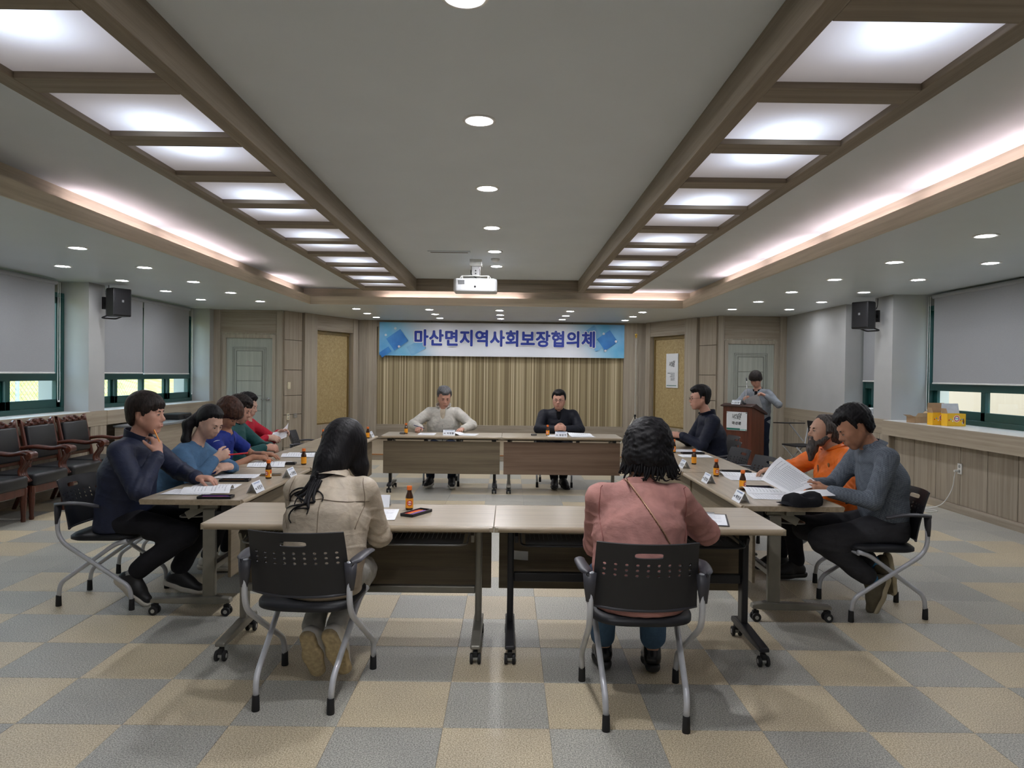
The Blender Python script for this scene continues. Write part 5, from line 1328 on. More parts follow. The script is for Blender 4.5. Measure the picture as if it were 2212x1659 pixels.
denim_w = person(P_(label='woman in a blue denim shirt looking down at her papers', loc=(-2.53, 5.42), rz=-90, h=.006, lean=18, bend=10, tl=.47, hipz=.52, girth=1.05, sw=.165, s=.97, headat=(.0, .275, 1.105), head=(-22, 30, 0), skin='light', male=False, seed=4,
    R=P_(w=(.13, .37, .845), f=(-.45, .75, .35), n=(-.8, -.4, -.2), curl=[48, 56, 62, 66], hint=(.8, -.2, -1), slv=.90), L=P_(w=(.075, .47, .785), f=(.75, -.62, -.02), n=(-.3, -.4, -.75), curl=[12, 14, 16, 20], side=-1, hint=(-1, .5, -.8), slv=.92),
    legl=P_(k=(-.10, .43, .46), a=(-.12, .36, .10)), legr=P_(k=(.10, .43, .46), a=(.10, .30, .10)), hair=P_(style='woman', top=.018, side=.014, extra=tail), haircol='black', lid=.002,
    top=P_(mat=denim, fold_collar=(.045, .060, .40), loose=1.08, bust=True, wrinkle=.0045, name='denim_shirt', wide=1.30), pants=P_(mat=dk_t), shoes=P_(mat=sh_w, solemat=sole_w)))
polo = person(P_(label='brown-haired person in a royal blue short-sleeved polo bending over papers', loc=(-2.60, 6.15), rz=-90, h=.007, lean=17, bend=14, tl=.48, hipz=.53, sw=.18, headat=(.03, .205, 1.125), head=(-14, 42, 0), skin='tan', bare=1, seed=5,
    R=P_(w=(.08, .44, .765), f=(-.15, 1, -.04), n=(0, 0, -1), curl=[10, 12, 14, 18], hint=(.8, -.2, -.6)), L=P_(w=(-.16, .44, .765), f=(.1, 1, -.04), n=(0, 0, -1), curl=16, hint=(-1, -.2, -.5)),
    legl=P_(k=(-.11, .43, .46), a=(-.12, .38, .10)), legr=P_(k=(.11, .43, .46), a=(.12, .38, .10)), hair=P_(style='bowl', top=.034, side=.024, curl=.003), haircol='brown',
    top=P_(mat=cloth_mat('polo_royal_blue', (36, 54, 138), .7), fold_collar=(.04, .060, .35), sleeve=.50, loose=1.06, name='polo_shirt'), pants=P_(mat=dk_t), shoes=BK))
def fluff(T, R, hs, HC): return [ell(T(0, -.02, .07), V3(.092, .105, .068)*hs, R, .03)]
green_p = person(P_(label='person in a dark green jacket with curly dark hair, hands folded', loc=(-2.72, 6.88), rz=-90, h=.007, lean=8, bend=8, tl=.48, hipz=.53, sw=.185, girth=1.05, headat=(.0, .150, 1.120), head=(-6, 20, 0), skin='rose', seed=6,
    R=P_(w=(.07, .40, .765), f=(-.5, .85, -.05), n=(-.6, -.3, -.7), curl=[30, 36, 40, 44], hint=(.8, -.3, -.8)), L=P_(w=(-.10, .40, .765), f=(.5, .85, -.05), n=(.6, -.3, -.7), curl=[30, 36, 40, 44], hint=(-1, -.2, -.5)),
    legl=P_(k=(-.11, .43, .46), a=(-.12, .38, .10)), legr=P_(k=(.11, .43, .46), a=(.12, .38, .10)), hair=P_(style='short', top=.030, side=.022, curl=.005, extra=fluff), haircol='darkbrown',
    top=P_(mat=cloth_mat('jacket_green', (38, 86, 86), .6), collar=(.05, .066, .4), collarmat=collar_k, loose=1.08), pants=P_(mat=dk_t), shoes=BK))
red_p = person(P_(label='person in a red top holding up a sheet of paper', loc=(-2.87, 7.60), rz=-90, h=.007, lean=8, bend=8, tl=.47, hipz=.53, sw=.175, headat=(.0, .105, 1.125), head=(-4, 16, 0), skin='light', male=False, seed=7,
    R=P_(w=(.09, .34, .80), f=(-.2, 1, -.1), n=(-.6, 0, -.7), curl=[26, 32, 36, 40], hint=(.8, -.2, -.8)), L=P_(w=(-.08, .41, .835), f=(.1, .9, .2), n=(.6, 0, -.6), curl=[30, 34, 38, 40], hint=(-1, -.2, -.6)),
    legl=P_(k=(-.11, .43, .46), a=(-.12, .38, .10)), legr=P_(k=(.11, .43, .46), a=(.12, .38, .10)), hair=P_(style='woman', top=.028, side=.022, curl=.005), haircol='black',
    top=P_(mat=cloth_mat('top_red', (196, 34, 58), .7), collar=(.02, .062, .2), loose=1.02, name='red_top'), pants=P_(mat=dk_t), shoes=BK))
def longhair(T, R, hs, HC):
    W = lambda x, y, z: HC+V3(x, y, z); a = T(0, -.05, .02)
    return [cone(a, W(-.035, -.095, -.07), .090, .078, .04), cone(W(-.035, -.095, -.07), W(-.075, -.150, -.165), .072, .052, .04), cone(W(-.075, -.150, -.165), W(-.100, -.200, -.255), .046, .020, .03), cone(W(-.05, -.140, -.13), W(-.055, -.190, -.23), .040, .016, .03),
        cone(T(.058, -.01, .03), W(.080, .00, -.10), .054, .044, .03), cone(W(.080, .0, -.10), W(.098, .0, -.165), .040, .022, .03), cone(T(-.06, -.01, .02), W(-.090, -.03, -.10), .050, .038, .03)]
beige = cloth_mat('jacket_beige', (190, 176, 156), .5, 0, .35)
def beige_extra(root, q):
    hit = caster_on(root, ('jacket',)); seam = plain('seam_brown', (120, 106, 90), .7)
    j = [c for c in root.children if c.name.startswith('jacket')][0]
    MB().tube([hit((-.20+.40*i/24, 0, .905-.028*abs(i-12)/12)) for i in range(25)], .0022, 5).build('yoke_seam', seam, j, 'all')
    MB().tube([hit((.0, 0, .90-.36*i/16)) for i in range(17)], .0018, 5).build('centre_seam', seam, j, 'all')
    for s in (-1, 1): MB().tube([hit((s*(.165+.018*math.sin(i*.25)), 0, .985-.22*i/14)) for i in range(15)], .0018, 5).build('armhole_seam', seam, j, 'all')
bw = person(P_(label='woman with long black hair in a beige jacket, seen from behind', loc=(-.865, 3.36), rz=-2, h=.0058, lean=15, bend=10, tl=.485, hipz=.53, sw=.165, girth=.98, headat=(.028, .255, 1.120), head=(-10, 34, 8), skin='light', male=False, seed=8,
    R=P_(w=(.11, .47, .782), f=(-.55, .8, -.02), n=(0, 0, -1), curl=[28, 34, 38, 42], hint=(.50, -.5, -1)), L=P_(w=(-.11, .47, .782), f=(.5, .85, -.02), n=(0, 0, -1), curl=22, hint=(-.30, -.5, -1)),
    legl=P_(k=(-.09, .40, .465), a=(-.060, .045, .250), toe=(.10, .42, -.90), up=(-.06, .90, .42)), legr=P_(k=(.10, .40, .465), a=(.050, .035, .265), toe=(.22, .40, -.88), up=(-.05, .90, .40)),
    hair=P_(style='cap', top=.018, side=.016, extra=longhair, h=.005), haircol='black',
    top=P_(mat=beige, fold_collar=(.058, .066, .5), loose=1.10, hem=-.04, wrinkle=.005, h=.0065), pants=P_(mat=wh_t), shoes=P_(mat=sh_w, solemat=sole_y, sole=.024, len=.98), extra=beige_extra))
hm_b = hair_mat('hair_black', (12, 11, 13), (25, 23, 26))
def curls(root, seeds, hit):
    r = random.Random(5)
    for i, (x, z, ex, ez, tw) in enumerate(seeds):
        pts = []
        for k in range(26):
            t = k/25; a = tw*t*t*5.2; rad = .030*t*t
            X_ = x+(ex-x)*t+rad*math.sin(a)*2.0; Z_ = z+(ez-z)*t+rad*(1-math.cos(a))*1.0
            p = hit((X_, 0, Z_), .010+.012*(1-t)); pts.append(p)
        MB().tube(pts, [.0075*(1-.8*(k/25)**2)+.001 for k in range(26)], 6).build('hair_lock', hm_b, root, 'all')
hit = caster_on(bw, ('jacket', 'hair'))
curls(bw, [(-.04, 1.02, -.120, .86, 1), (-.05, 1.0, -.105, .825, -1), (-.03, 1.0, -.075, .86, 1), (-.02, .98, -.045, .88, -1), (-.045, .99, -.125, .805, .8), (-.04, .97, -.090, .80, .7), (-.055, 1.0, -.120, .88, 1), (-.03, .98, -.06, .82, .9), (-.06, 1.0, -.140, .84, -.8), (-.05, 1.0, -.10, .79, 1.1)], hit)

def bob(T, R, hs, HC):
    return [ell(T(0, -.03, .02), V3(.112, .118, .108)*hs, R, .03), ell(T(0, -.045, -.055), V3(.118, .10, .080)*hs, R, .03)]
pinkm = cloth_mat('shirt_pink', (190, 138, 130), .75)
def pink_extra(root, q):
    sh = [c for c in root.children if c.name.startswith('pink_shirt')][0]; hit = caster_on(root, ('pink_shirt',)); seam = plain('seam_pink', (150, 88, 82), .7)
    for s in (-1, 1): MB().tube([hit((s*(.185+.012*math.sin(i*.25))+.01, 0, 1.0-.24*i/14)) for i in range(15)], .0016, 5).build('armhole_seam', seam, sh, 'all')
pw_ = person(P_(label='woman with short curly black hair in a pink shirt, seen from behind', loc=(.60, 3.205), rz=-3, h=.0058, lean=12, bend=8, tl=.485, hipz=.53, sw=.176, girth=1.10, headat=(.055, .205, 1.150), head=(-6, 16, 4), hs=1.02, skin='mid', male=False, seed=9,
    R=P_(w=(.215, .46, .785), f=(-.55, .8, -.05), n=(0, 0, -1), curl=[30, 36, 40, 44], hint=(1, -.2, -.75)), L=P_(w=(-.10, .46, .785), f=(.5, .85, -.02), n=(0, 0, -1), curl=24, hint=(-.32, -.45, -1)),
    legl=P_(k=(-.14, .42, .465), a=(-.125, .42, .105), toe=(-.05, 1, -.05)), legr=P_(k=(.12, .42, .465), a=(.118, .40, .105), toe=(.05, 1, -.05)),
    hair=P_(style='cap', top=.022, side=.024, curl=.0045, extra=bob, h=.005), haircol='black',
    top=P_(mat=pinkm, collar=(.040, .068, .15), loose=1.03, hem=-.05, belly=1.06, wrinkle=.005, h=.0072, name='pink_shirt', wide=1.30), pants=P_(mat=jeans, loose=1.15, up=.2), shoes=P_(mat=plain('shoe_patent', (26, 26, 29), .25), solemat=sole_k), extra=pink_extra))
hit = caster_on(pw_, ('pink_shirt', 'hair'))
r_ = random.Random(11)
hc_ = Vector((.055, .205, 1.150))
for i in range(64):
    a = -PI*.5+PI*2*i/64; rx, ry = .118, .105; z0 = -.075+r_.uniform(-.02, .015); c, s_ = math.cos(a), math.sin(a)
    if s_ > .75: continue
    p0 = hc_+Vector((rx*.86*c, -.04+ry*.9*s_, z0+.05)); p1 = hc_+Vector((rx*1.04*c, -.04+ry*1.05*s_, z0)); p2 = hc_+Vector((rx*1.10*c+r_.uniform(-.02, .02), -.04+ry*1.1*s_, z0-.038)); p3 = p2+Vector((r_.uniform(-.03, .03), r_.uniform(-.01, .01), r_.uniform(-.012, .02)))
    pp = bez([p0, p1, p2, p3], 5); n_ = len(pp); MB().tube(pp, [.0075*(1-.8*(k/(n_-1))**1.5) for k in range(n_)], 6).build('hair_lock', hm_b, pw_, 'all')
chn = thing('bag_chain', 'thin twisted chain strap running across the back of the pink shirt', 'strap', pw_.location[:], pw_.rotation_euler[2])
base = [hit((-.065+.245*i/60+.02*math.sin(i/60*3), 0, 1.025-.40*i/60), .0045) for i in range(61)]
chain_m = plain('chain_rose_gold', (178, 140, 116), .35, .6)
for ph in (0, PI):
    MB().tube([(p[0]+.0035*math.sin(i*1.9+ph), p[1]+.001, p[2]+.0035*math.cos(i*1.9+ph)) for i, p in enumerate(bez(base, 3))], .0030, 5).build('chain_strand', chain_m, chn, 'all')

pale = cloth_mat('jacket_pale', (202, 198, 188), .65)
gm_ = person(P_(label='grey-haired man in a pale zip jacket reading at the stage table', loc=(-.885, 9.80), rz=180, h=.008, lean=7, bend=9, tl=.50, hipz=.54, sw=.19, girth=1.08, hs=1.06, headat=(-.012, .12, 1.170), head=(16, 24, 0), skin='rose', seed=10,
    R=P_(w=(.27, .42, .775), f=(.25, .95, -.05), n=(-.3, 0, -1), curl=[36, 44, 48, 50], hint=(1, -.3, -.4)), L=P_(w=(-.285, .415, .770), f=(.25, 1, -.04), n=(0, 0, -1), curl=[14, 16, 18, 22], hint=(-1, -.3, -.4)),
    legl=P_(k=(-.15, .43, .47), a=(-.15, .43, .105), toe=(-.12, 1, -.05)), legr=P_(k=(.13, .43, .47), a=(.13, .40, .105), toe=(.25, 1, -.05)),
    hair=P_(style='short', top=.026, side=.013, curl=.0025), haircol='grey', top=P_(mat=pale, collar=(.075, .070, .62), flare=.020, loose=1.12, vneck=1.0, shirt=cloth_mat('shirt_cream', (204, 190, 168)), zip=(.02, .62), wrinkle=.005, h=.008), pants=P_(mat=nv_t), shoes=P_(mat=sh_b, solemat=sole_w)))
bm_ = person(P_(label='man in a black jacket with glasses and clasped hands at the stage table', loc=(.675, 9.80), rz=180, h=.008, lean=8, bend=8, tl=.49, hipz=.54, sw=.205, girth=1.08, hs=1.04, headat=(.0, .150, 1.150), head=(-10, 4, 0), skin='rose', jaw=1.12, seed=11, glasses=True,
    R=P_(w=(.075, .44, .785), f=(-.55, .75, .25), n=(-.8, -.4, -.1), curl=[36, 42, 46, 50], hint=(1, -.1, -.5)), L=P_(w=(-.075, .44, .785), f=(.55, .75, .25), n=(.8, -.4, -.1), curl=[36, 42, 46, 50], hint=(-1, -.1, -.5)),
    legl=P_(k=(-.11, .43, .47), a=(-.05, .33, .11), toe=(-.3, .9, -.2)), legr=P_(k=(.12, .43, .47), a=(.06, .40, .105), toe=(.1, 1, -.05)),
    hair=P_(style='short', top=.022, side=.013), haircol='black', top=P_(mat=cloth_mat('jacket_black', (27, 29, 38), .6), fold_collar=(.05, .062, .5), loose=1.10, vneck=.8, shirt=cloth_mat('shirt_black', (19, 20, 24)), h=.008), pants=P_(mat=dk_t), shoes=BK))
dm = person(P_(label='man in a dark navy jacket with glasses, seen in profile near the lectern', loc=(2.21, 7.72), rz=90, h=.007, lean=5, bend=5, tl=.555, hipz=.54, sw=.185, girth=1.03, headat=(.0, .155, 1.255), head=(4, 2, 0), skin='rose', seed=12, glasses=True,
    L=P_(w=(-.10, .365, .86), f=(.25, .85, .12), n=(.6, -.1, -.7), curl=[20, 26, 30, 36], hint=(-.8, -.3, -1)), R=P_(w=(.08, .37, .845), f=(-.35, .85, .1), n=(-.6, -.1, -.7), curl=[24, 30, 34, 40], hint=(.8, -.3, -1)),
    legl=P_(k=(-.11, .43, .47), a=(-.12, .40, .105)), legr=P_(k=(.11, .43, .47), a=(.12, .40, .105)), hair=P_(style='short', top=.034, side=.014, curl=.0015), haircol='black',
    top=P_(mat=cloth_mat('jacket_dark_navy', (24, 29, 46), .6), collar=(.070, .070, .42), flare=.012, loose=1.10, cuffs=True), pants=P_(mat=dk_t), shoes=BK))
lp = person(P_(label='standing person in a grey top reading papers at the lectern', loc=(4.10, 11.70), rz=138, h=.008, lean=6, bend=14, tl=.50, hipz=.83, hipx=0, s=.97, sw=.18, headat=(.0, .17, 1.455), head=(-6, 34, 0), skin='rose', seed=13,
    R=P_(w=(.13, .31, 1.13), f=(-.5, .75, .25), n=(-.7, -.2, -.3), curl=[30, 36, 40, 44], hint=(1, -.4, -.7)), L=P_(w=(-.20, .26, 1.20), f=(.65, .45, .35), n=(.5, .4, -.5), curl=[34, 40, 46, 50], hint=(-1, -.4, -.8)),
    legl=P_(k=(-.10, .03, .46), a=(-.11, -.01, .095)), legr=P_(k=(.10, .03, .46), a=(.11, -.01, .095)), hair=P_(style='bowl', top=.030, side=.024, curl=.0015), haircol='darkbrown',
    top=P_(mat=cloth_mat('knit_grey', (146, 152, 160), .85), fold_collar=(.04, .062, .4), collarmat=collar_k, loose=1.06, hem=-.06, name='knit_top', vneck=.7, shirt=collar_k), pants=P_(mat=nv_t, loose=1.05, up=.02), shoes=BK))
def wisps(T, R, hs, HC): return [ell(T(0, -.085, -.015), V3(.066, .05, .085)*hs, R, .03), cone(T(0, -.10, -.04), T(.0, -.12, -.12), .05, .03, .03), ell(T(0, -.06, .095), V3(.06, .06, .03)*hs, R, .03)]
def beard(T, R, hs): return [cone(T(-.045, .03, -.06), T(.045, .03, -.06), .026, .026, .03), cone(T(0, .062, -.078), T(0, .075, -.135), .046, .036, .03), cone(T(0, .075, -.135), T(0, .082, -.215), .036, .016, .03), cone(T(-.062, -.005, -.03), T(-.045, .035, -.075), .016, .028, .02), cone(T(.062, -.005, -.03), T(.045, .035, -.075), .016, .028, .02), cone(T(-.024, .094, -.046), T(.024, .094, -.046), .0075, .0075, .01), ell(T(0, .118, -.062), V3(.028, .022, .011)*hs, R, .006, 'sub')]
orange = cloth_mat('jacket_orange', (240, 118, 34), .55, 0, .35, .86)
om = person(P_(label='bearded man in a bright orange jacket leaning back', loc=(2.545, 5.42), rz=92, h=.006, lean=5, bend=10, tl=.475, hipz=.50, sw=.185, girth=1.10, headat=(.0, .165, 1.085), head=(4, -4, 0), skin='mid', thin=.96, seed=14,
    L=P_(w=(-.18, .36, .63), f=(.4, .85, -.2), n=(.3, 0, -1), curl=30, hint=(-1, -.5, -.4)), R=P_(w=(.14, .46, .775), f=(.1, 1, -.04), n=(0, 0, -1), curl=20, hint=(1, -.3, -.3)),
    legl=P_(k=(-.12, .46, .46), a=(-.13, .40, .105)), legr=P_(k=(.12, .46, .46), a=(.12, .42, .105)), hair=P_(style='bald', top=.014, side=.016, curl=.004, extra=wisps), haircol='salt', beard=beard,
    top=P_(mat=orange, collar=(.050, .072, .5), flare=.016, loose=1.16, belly=1.04, tummy=.10, wrinkle=.007, h=.007, cuffs=True, zip=(.05, .80)), pants=P_(mat=dk_t), shoes=BK))
hit = caster_on(om, ('jacket',), (0, -1, 0)); j_ = [c for c in om.children if c.name.startswith('jacket')][0]
p_ = hit((-.095, 0, .845), .001); MB().sphere(p_, (.016, .004, .019), 12, 8).build('chest_badge', plain('badge_brown', (132, 92, 48), .5), j_, 'all')
hit = caster_on(polo, ('polo_shirt',), (-1, 0, 0)); j_ = [c for c in polo.children if c.name.startswith('polo_shirt')][0]
MB().tube([hit((0, .175+.04*i/6, .905+.012*i/6+.006*math.sin(i/6*3)), .001) for i in range(7)], [.001, .0025, .0035, .0035, .003, .002, .001], 6).build('sleeve_mark', plain('mark_white', (220, 222, 226), .5), j_, 'all')
knit = cloth_mat('shirt_grey_pattern', (112, 120, 130), .8, 120, .2, .88)
sh_m = person(P_(label='man in a grey patterned shirt holding up a paper', loc=(2.44, 4.62), rz=90, h=.006, lean=4, bend=16, tl=.55, hipz=.535, sw=.185, girth=1.03, hs=1.06, headat=(.0, .205, 1.175), head=(-6, 30, 0), skin='tan', seed=15,
    L=P_(w=(-.09, .400, .775), f=(.15, 1, .05), n=(.9, 0, -.3), curl=[34, 40, 44, 48], hint=(-.5, -.35, -1), slv=.95), R=P_(w=(.06, .44, .80), f=(-.25, 1, .10), n=(-.6, 0, -.7), curl=[18, 22, 26, 30], hint=(.8, -.3, -1), slv=.95),
    legl=P_(k=(-.10, .45, .47), a=(-.05, .085, .195), toe=(-.02, .35, -.93), up=(0, .93, .35)), legr=P_(k=(.12, .46, .50), a=(.03, .02, .285), toe=(-.05, -.15, -.98), up=(0, .98, -.15)),
    hair=P_(style='short', top=.030, side=.017, curl=.003), haircol='black', lid=.003, top=P_(mat=knit, fold_collar=(.052, .062, .40), loose=1.0, hem=-.02, wrinkle=.0035, name='patterned_shirt', cuff=.97), pants=P_(mat=gr_t, loose=1.16, up=.16), shoes=P_(mat=sh_br, solemat=plain('sole_sand', (176, 164, 136), .7), sole=.03, sock=plain('sock_blue', (62, 128, 176), .9))))
# ------------------------------------------------------------------ things on the tables
TZ = .7205
amber = plain('amber_glass', (58, 32, 18), .12, 0, .6); capm = plain('cap_orange', (232, 116, 42), .45); labm = plain('label_orange', (240, 160, 34), .5, var=.03); redp = plain('print_red', (206, 44, 40), .5, var=.02); labw = plain('label_white', (238, 232, 222), .5, var=.02)
def wrap_disc(r0, r1, R, zc, n=24):
    mb = MB(); f = lambda rr, a: (R*math.sin(rr*math.cos(a)/R), -R*math.cos(rr*math.cos(a)/R), zc+rr*math.sin(a))
    vs = [f(r0, 2*PI*i/n) for i in range(n)]+[f(r1, 2*PI*i/n) for i in range(n)]
    return mb.add(vs, [(i, (i+1) % n, n+(i+1) % n, n+i) for i in range(n)])
def make_bottle(label):
    th = thing('drink_bottle', label, 'bottle')
    MB().lathe([(.0, .001), (.019, 0), (.0215, .004), (.0215, .072), (.0195, .082), (.0130, .100), (.0120, .104), (.0120, .116)], n=24).build('glass_body', amber, th, smooth=True)
    MB().lathe([(.0140, .112), (.0148, .114), (.0148, .131), (.0135, .135), (0, .1352)], n=24).build('cap', capm, th, smooth=True)
    R = .0219
    lb = MB().lathe([(R, .012), (R, .066)], n=28, caps=False).build('paper_label', labm, th, smooth='all', fix=False)
    wrap_disc(.0112, .0160, R+.0003, .040).build('red_ring', redp, lb, fix=False); wrap_disc(0.0002, .0112, R+.0003, .040).build('white_disc', labw, lb, fix=False)
    me = text_mesh('비타500', .0078, .0004); 
    for v in me.vertices: x, y = v.co.x, v.co.y; v.co = ((R+.0007)*math.sin(x/R), -(R+.0007)*math.cos(x/R), .040+y)
    me.materials.clear(); me.materials.append(redp); link_mesh('lettering', me, None, lb)
    MB().grid(6, 1, lambda u, v: ((R+.0003)*math.sin(1.35+.5*u), -(R+.0003)*math.cos(1.35+.5*u), .016+.020*v)).build('barcode_field', labw, lb, 'all', fix=False)
    MB().grid(6, 1, lambda u, v: ((R+.0003)*math.sin(1.35+.5*u), -(R+.0003)*math.cos(1.35+.5*u), .042+.020*v)).build('red_field', redp, lb, 'all', fix=False)
    return th
BT = [(-.556, 4.055, 12, 'small brown drink bottle with orange cap beside the pencil tray of the front table'), (-1.725, 5.168, -25, 'orange-capped brown bottle before the denim shirt, standing by a phone'), (-1.698, 5.961, 150, 'orange-capped brown bottle beside the long pencil tray, before the blue polo'),
      (-2.05, 7.95, 140, 'orange-capped brown bottle by the empty chair at the far end of the armchair side'), (-1.652, 8.43, 100, 'orange-capped brown bottle at the corner next to the stage table, partly behind long black hair'),
      (-1.301, 9.112, 160, 'orange-capped brown bottle at the grey-haired man on the stage table'), (.498, 9.081, -20, 'orange-capped brown bottle in front of the man in black on the stage table'),
      (1.67, 7.227, -5, 'nearer of two orange-capped bottles close together beside the dark navy jacket'), (1.778, 7.72, 170, 'farther of two orange-capped bottles close together beside the dark navy jacket'), (1.635, 6.295, 165, 'orange-capped brown bottle standing alone before the empty chairs'),
      (1.616, 5.552, 5, 'orange-capped brown bottle with red ring facing out, before the orange jacket'), (1.611, 4.906, 40, 'orange-capped brown bottle behind the name card nearest on the lectern side')]
b0 = None
for x, y, r, lab in BT:
    if b0 is None: b0 = make_bottle(lab); b0.location = (x, y, TZ); b0.rotation_euler = (0, 0, math.radians(r)); b0['group'] = 'small drink bottles on the tables'
    else: dup(b0, (x, y, TZ), math.radians(r), lab, 'small drink bottles on the tables')

acry = plain('card_paper', (226, 230, 236), .35, 0, .5, .02); cardblue = plain('card_print_blue', (96, 128, 176), .5, var=.02)
def card(x, y, rz, title, name, label, z=TZ):
    th = thing('name_card', label, 'name card', (x, y, z), math.radians(rz), 'folded name cards on the tables')     # reads from local -y
    w, d, h = .075, .034, .066; t = .0016
    for s, nm in ((-1, 'front_leaf'), (1, 'back_leaf')):
        MB().add([(-w, s*d, 0), (w, s*d, 0), (w, 0, h), (-w, 0, h), (-w, s*d-s*t, 0), (w, s*d-s*t, 0), (w, -s*t*.2, h-t), (-w, -s*t*.2, h-t)], [(0, 1, 2, 3), (4, 5, 6, 7), (0, 1, 5, 4), (1, 2, 6, 5), (2, 3, 7, 6), (3, 0, 4, 7)]).build(nm, acry, th)
    tilt = math.atan2(h, d); ny, nz = -math.sin(tilt), math.cos(tilt)
    def on(u, v, off=.0012): p = Vector((u, -d+d*v, h*v)); return (p.x, p.y+ny*off, p.z+nz*off)
    a = lay(text_mesh(name, .027, .0009, spacing=1.45), 'lettering', printk, th, on(.018, .36), tilt); b = lay(text_mesh(title, .013, .0008), 'lettering', printk, th, on(-.053, .36), tilt)
    lay(text_mesh('마산면지역사회보장협의체', .0095, .0003), 'lettering', cardblue, th, on(0, .84), tilt)
    return th
card(-1.619, 4.605, 90, '위원', '이경구', 'white folded name card nearest on the armchair side, before the navy jacket man')
card(-1.603, 5.27, 90, '위원', '김병철', 'white folded name card beside the phone, before the denim shirt')
card(-1.655, 8.62, 90, '위원', '최민수', 'white folded name card at the far corner beside the stage table')
card(-.755, 4.15, 180, '위원', '박선희', 'white folded name card half hidden by the beige jacket sleeve')
card(-.742, 8.97, 0, '위원', '박면장', 'white folded name card in front of the grey-haired man')
card(.655, 8.90, 0, '위원', '김갑구', 'white folded name card in front of the man in black')
card(1.493, 6.064, -90, '위원', '조민호', 'white folded name card before the empty chairs on the lectern side')
card(1.466, 5.231, -90, '위원', '정연섭', 'white folded name card before the orange jacket, by the red-ringed bottle')
card(1.45, 4.448, -90, '위원', '박인상', 'white folded name card nearest on the lectern side')
cz_ = Matrix.Rotation(math.radians(-47), 3, 'Z') @ Vector((-.03, -.16, 0)); card(3.72+cz_.x, 11.35+cz_.y, -47, '간사', '김도훈', 'white folded name card on top of the lectern', 1.062)

tray_m = plain('pencil_tray', (26, 26, 29), .4, 0, .5); pencil_cols = [plain('pencil_orange', (236, 142, 44), .4), plain('pencil_pink', (196, 58, 110), .4), plain('pencil_violet', (98, 70, 170), .4), plain('pencil_red', (206, 52, 40), .4)]
def tray(x, y, rz, cols, label, L=.20):
    th = thing('pencil_tray', label, 'pencil case', (x, y, TZ), math.radians(rz), 'black pencil trays on the tables')
    l, w, h = L/2, .040, .016; m = MB().box(-l, l, -w, w, 0, .003)
    for a, b, c, d in ((-l, l, -w, -w+.006), (-l, l, w-.006, w), (-l, -l+.008, -w, w), (l-.008, l, -w, w)): m.box(a, b, c, d, .003, h)
    m.build('tray', tray_m, th, bevel=.002)
    for i, c in enumerate(cols):
        yy = -.024+.016*i; MB().tube([(-l+.02, yy, .0085), (l-.035, yy, .0085), (l-.018, yy, .0085)], [.0042, .0042, .0006], 6).build('pencil', pencil_cols[c], th)
    return th
tray(-.50, 3.935, 62, [1, 2, 0, 3], 'open black pencil tray with orange and violet pencils on the front table', .19)
tray(-1.772, 4.355, 4, [1, 1, 2], 'black pencil tray with pink pencils at the near table end, navy jacket side')
tray(-1.914, 5.035, 6, [0, 0], 'black pencil tray with an orange pencil before the denim shirt')
tray(-1.870, 5.975, 6, [0, 3], 'black pencil tray with an orange pencil before the blue polo')
tray(-1.85, 6.76, 4, [2], 'black pencil tray before the green jacket')
tray(1.84, 7.14, 4, [3, 3], 'black pencil tray with red pencils beside the dark navy jacket', .22)
tray(1.84, 5.79, -2, [3], 'black pencil tray with a red pencil before the orange jacket', .24)
tray(1.735, 4.965, -2, [2, 2], 'black pencil tray with violet pencils before the grey patterned shirt')
ph = thing('phone', 'slim phone with wood-brown rim lying behind a drink bottle', 'phone', (-1.765, 5.335, TZ), math.radians(12)); MB().box(-.075, .075, -.037, .037, 0, .009).build('body', plain('phone_brown', (122, 98, 66), .4), ph, bevel=.003); MB().box(-.070, .070, -.033, .033, .009, .0095).build('screen', plain('phone_screen', (36, 34, 34), .15), ph)
for x, y, lab in ((-1.335, 9.05, 'small black key case at the grey-haired man'), (.321, 9.058, 'small black key case on the stage table near the man in black')):
    k = thing('key_case', lab, 'case', (x, y, TZ)); MB().box(-.035, .035, -.02, .02, 0, .022).build('body', tray_m, k, bevel=.006)
    for i in range(3): MB().box(-.024+.018*i, -.014+.018*i, -.0215, -.0195, .006, .016).build('stud', plain('stud_grey', (140, 136, 128), .4), k)

paper = plain('paper', (236, 238, 242), .6, 0, .3, .015); inkg = plain('ink_grey', (172, 176, 184), .6, var=.02)
def sheet(parent, fn, name='sheet', m=None, lines=0, seed=1, nu=14, nv=14, off=.0008):
    o = MB().grid(nu, nv, fn).build(name, m or paper, parent, 'all', fix=False)
    if lines:
        r = random.Random(seed); mb = MB()
        for i in range(lines):
            v0 = .90-.82*i/lines; a, b = .10, r.choice([.9, .88, .75, .55, .9]); v1 = v0-.012
            for k in range(8):
                u0, u1 = a+(b-a)*k/8, a+(b-a)*(k+.86)/8; p = [Vector(fn(u0, v1)), Vector(fn(u1, v1)), Vector(fn(u1, v0)), Vector(fn(u0, v0))]
                n = (p[1]-p[0]).cross(p[3]-p[0]).normalized(); 
                if n.z < 0: n = -n
                mb.add([q+n*off for q in p], [(0, 1, 2, 3)])
        mb.build('printed_lines', inkg, o, kind='stuff', fix=False)
    return o
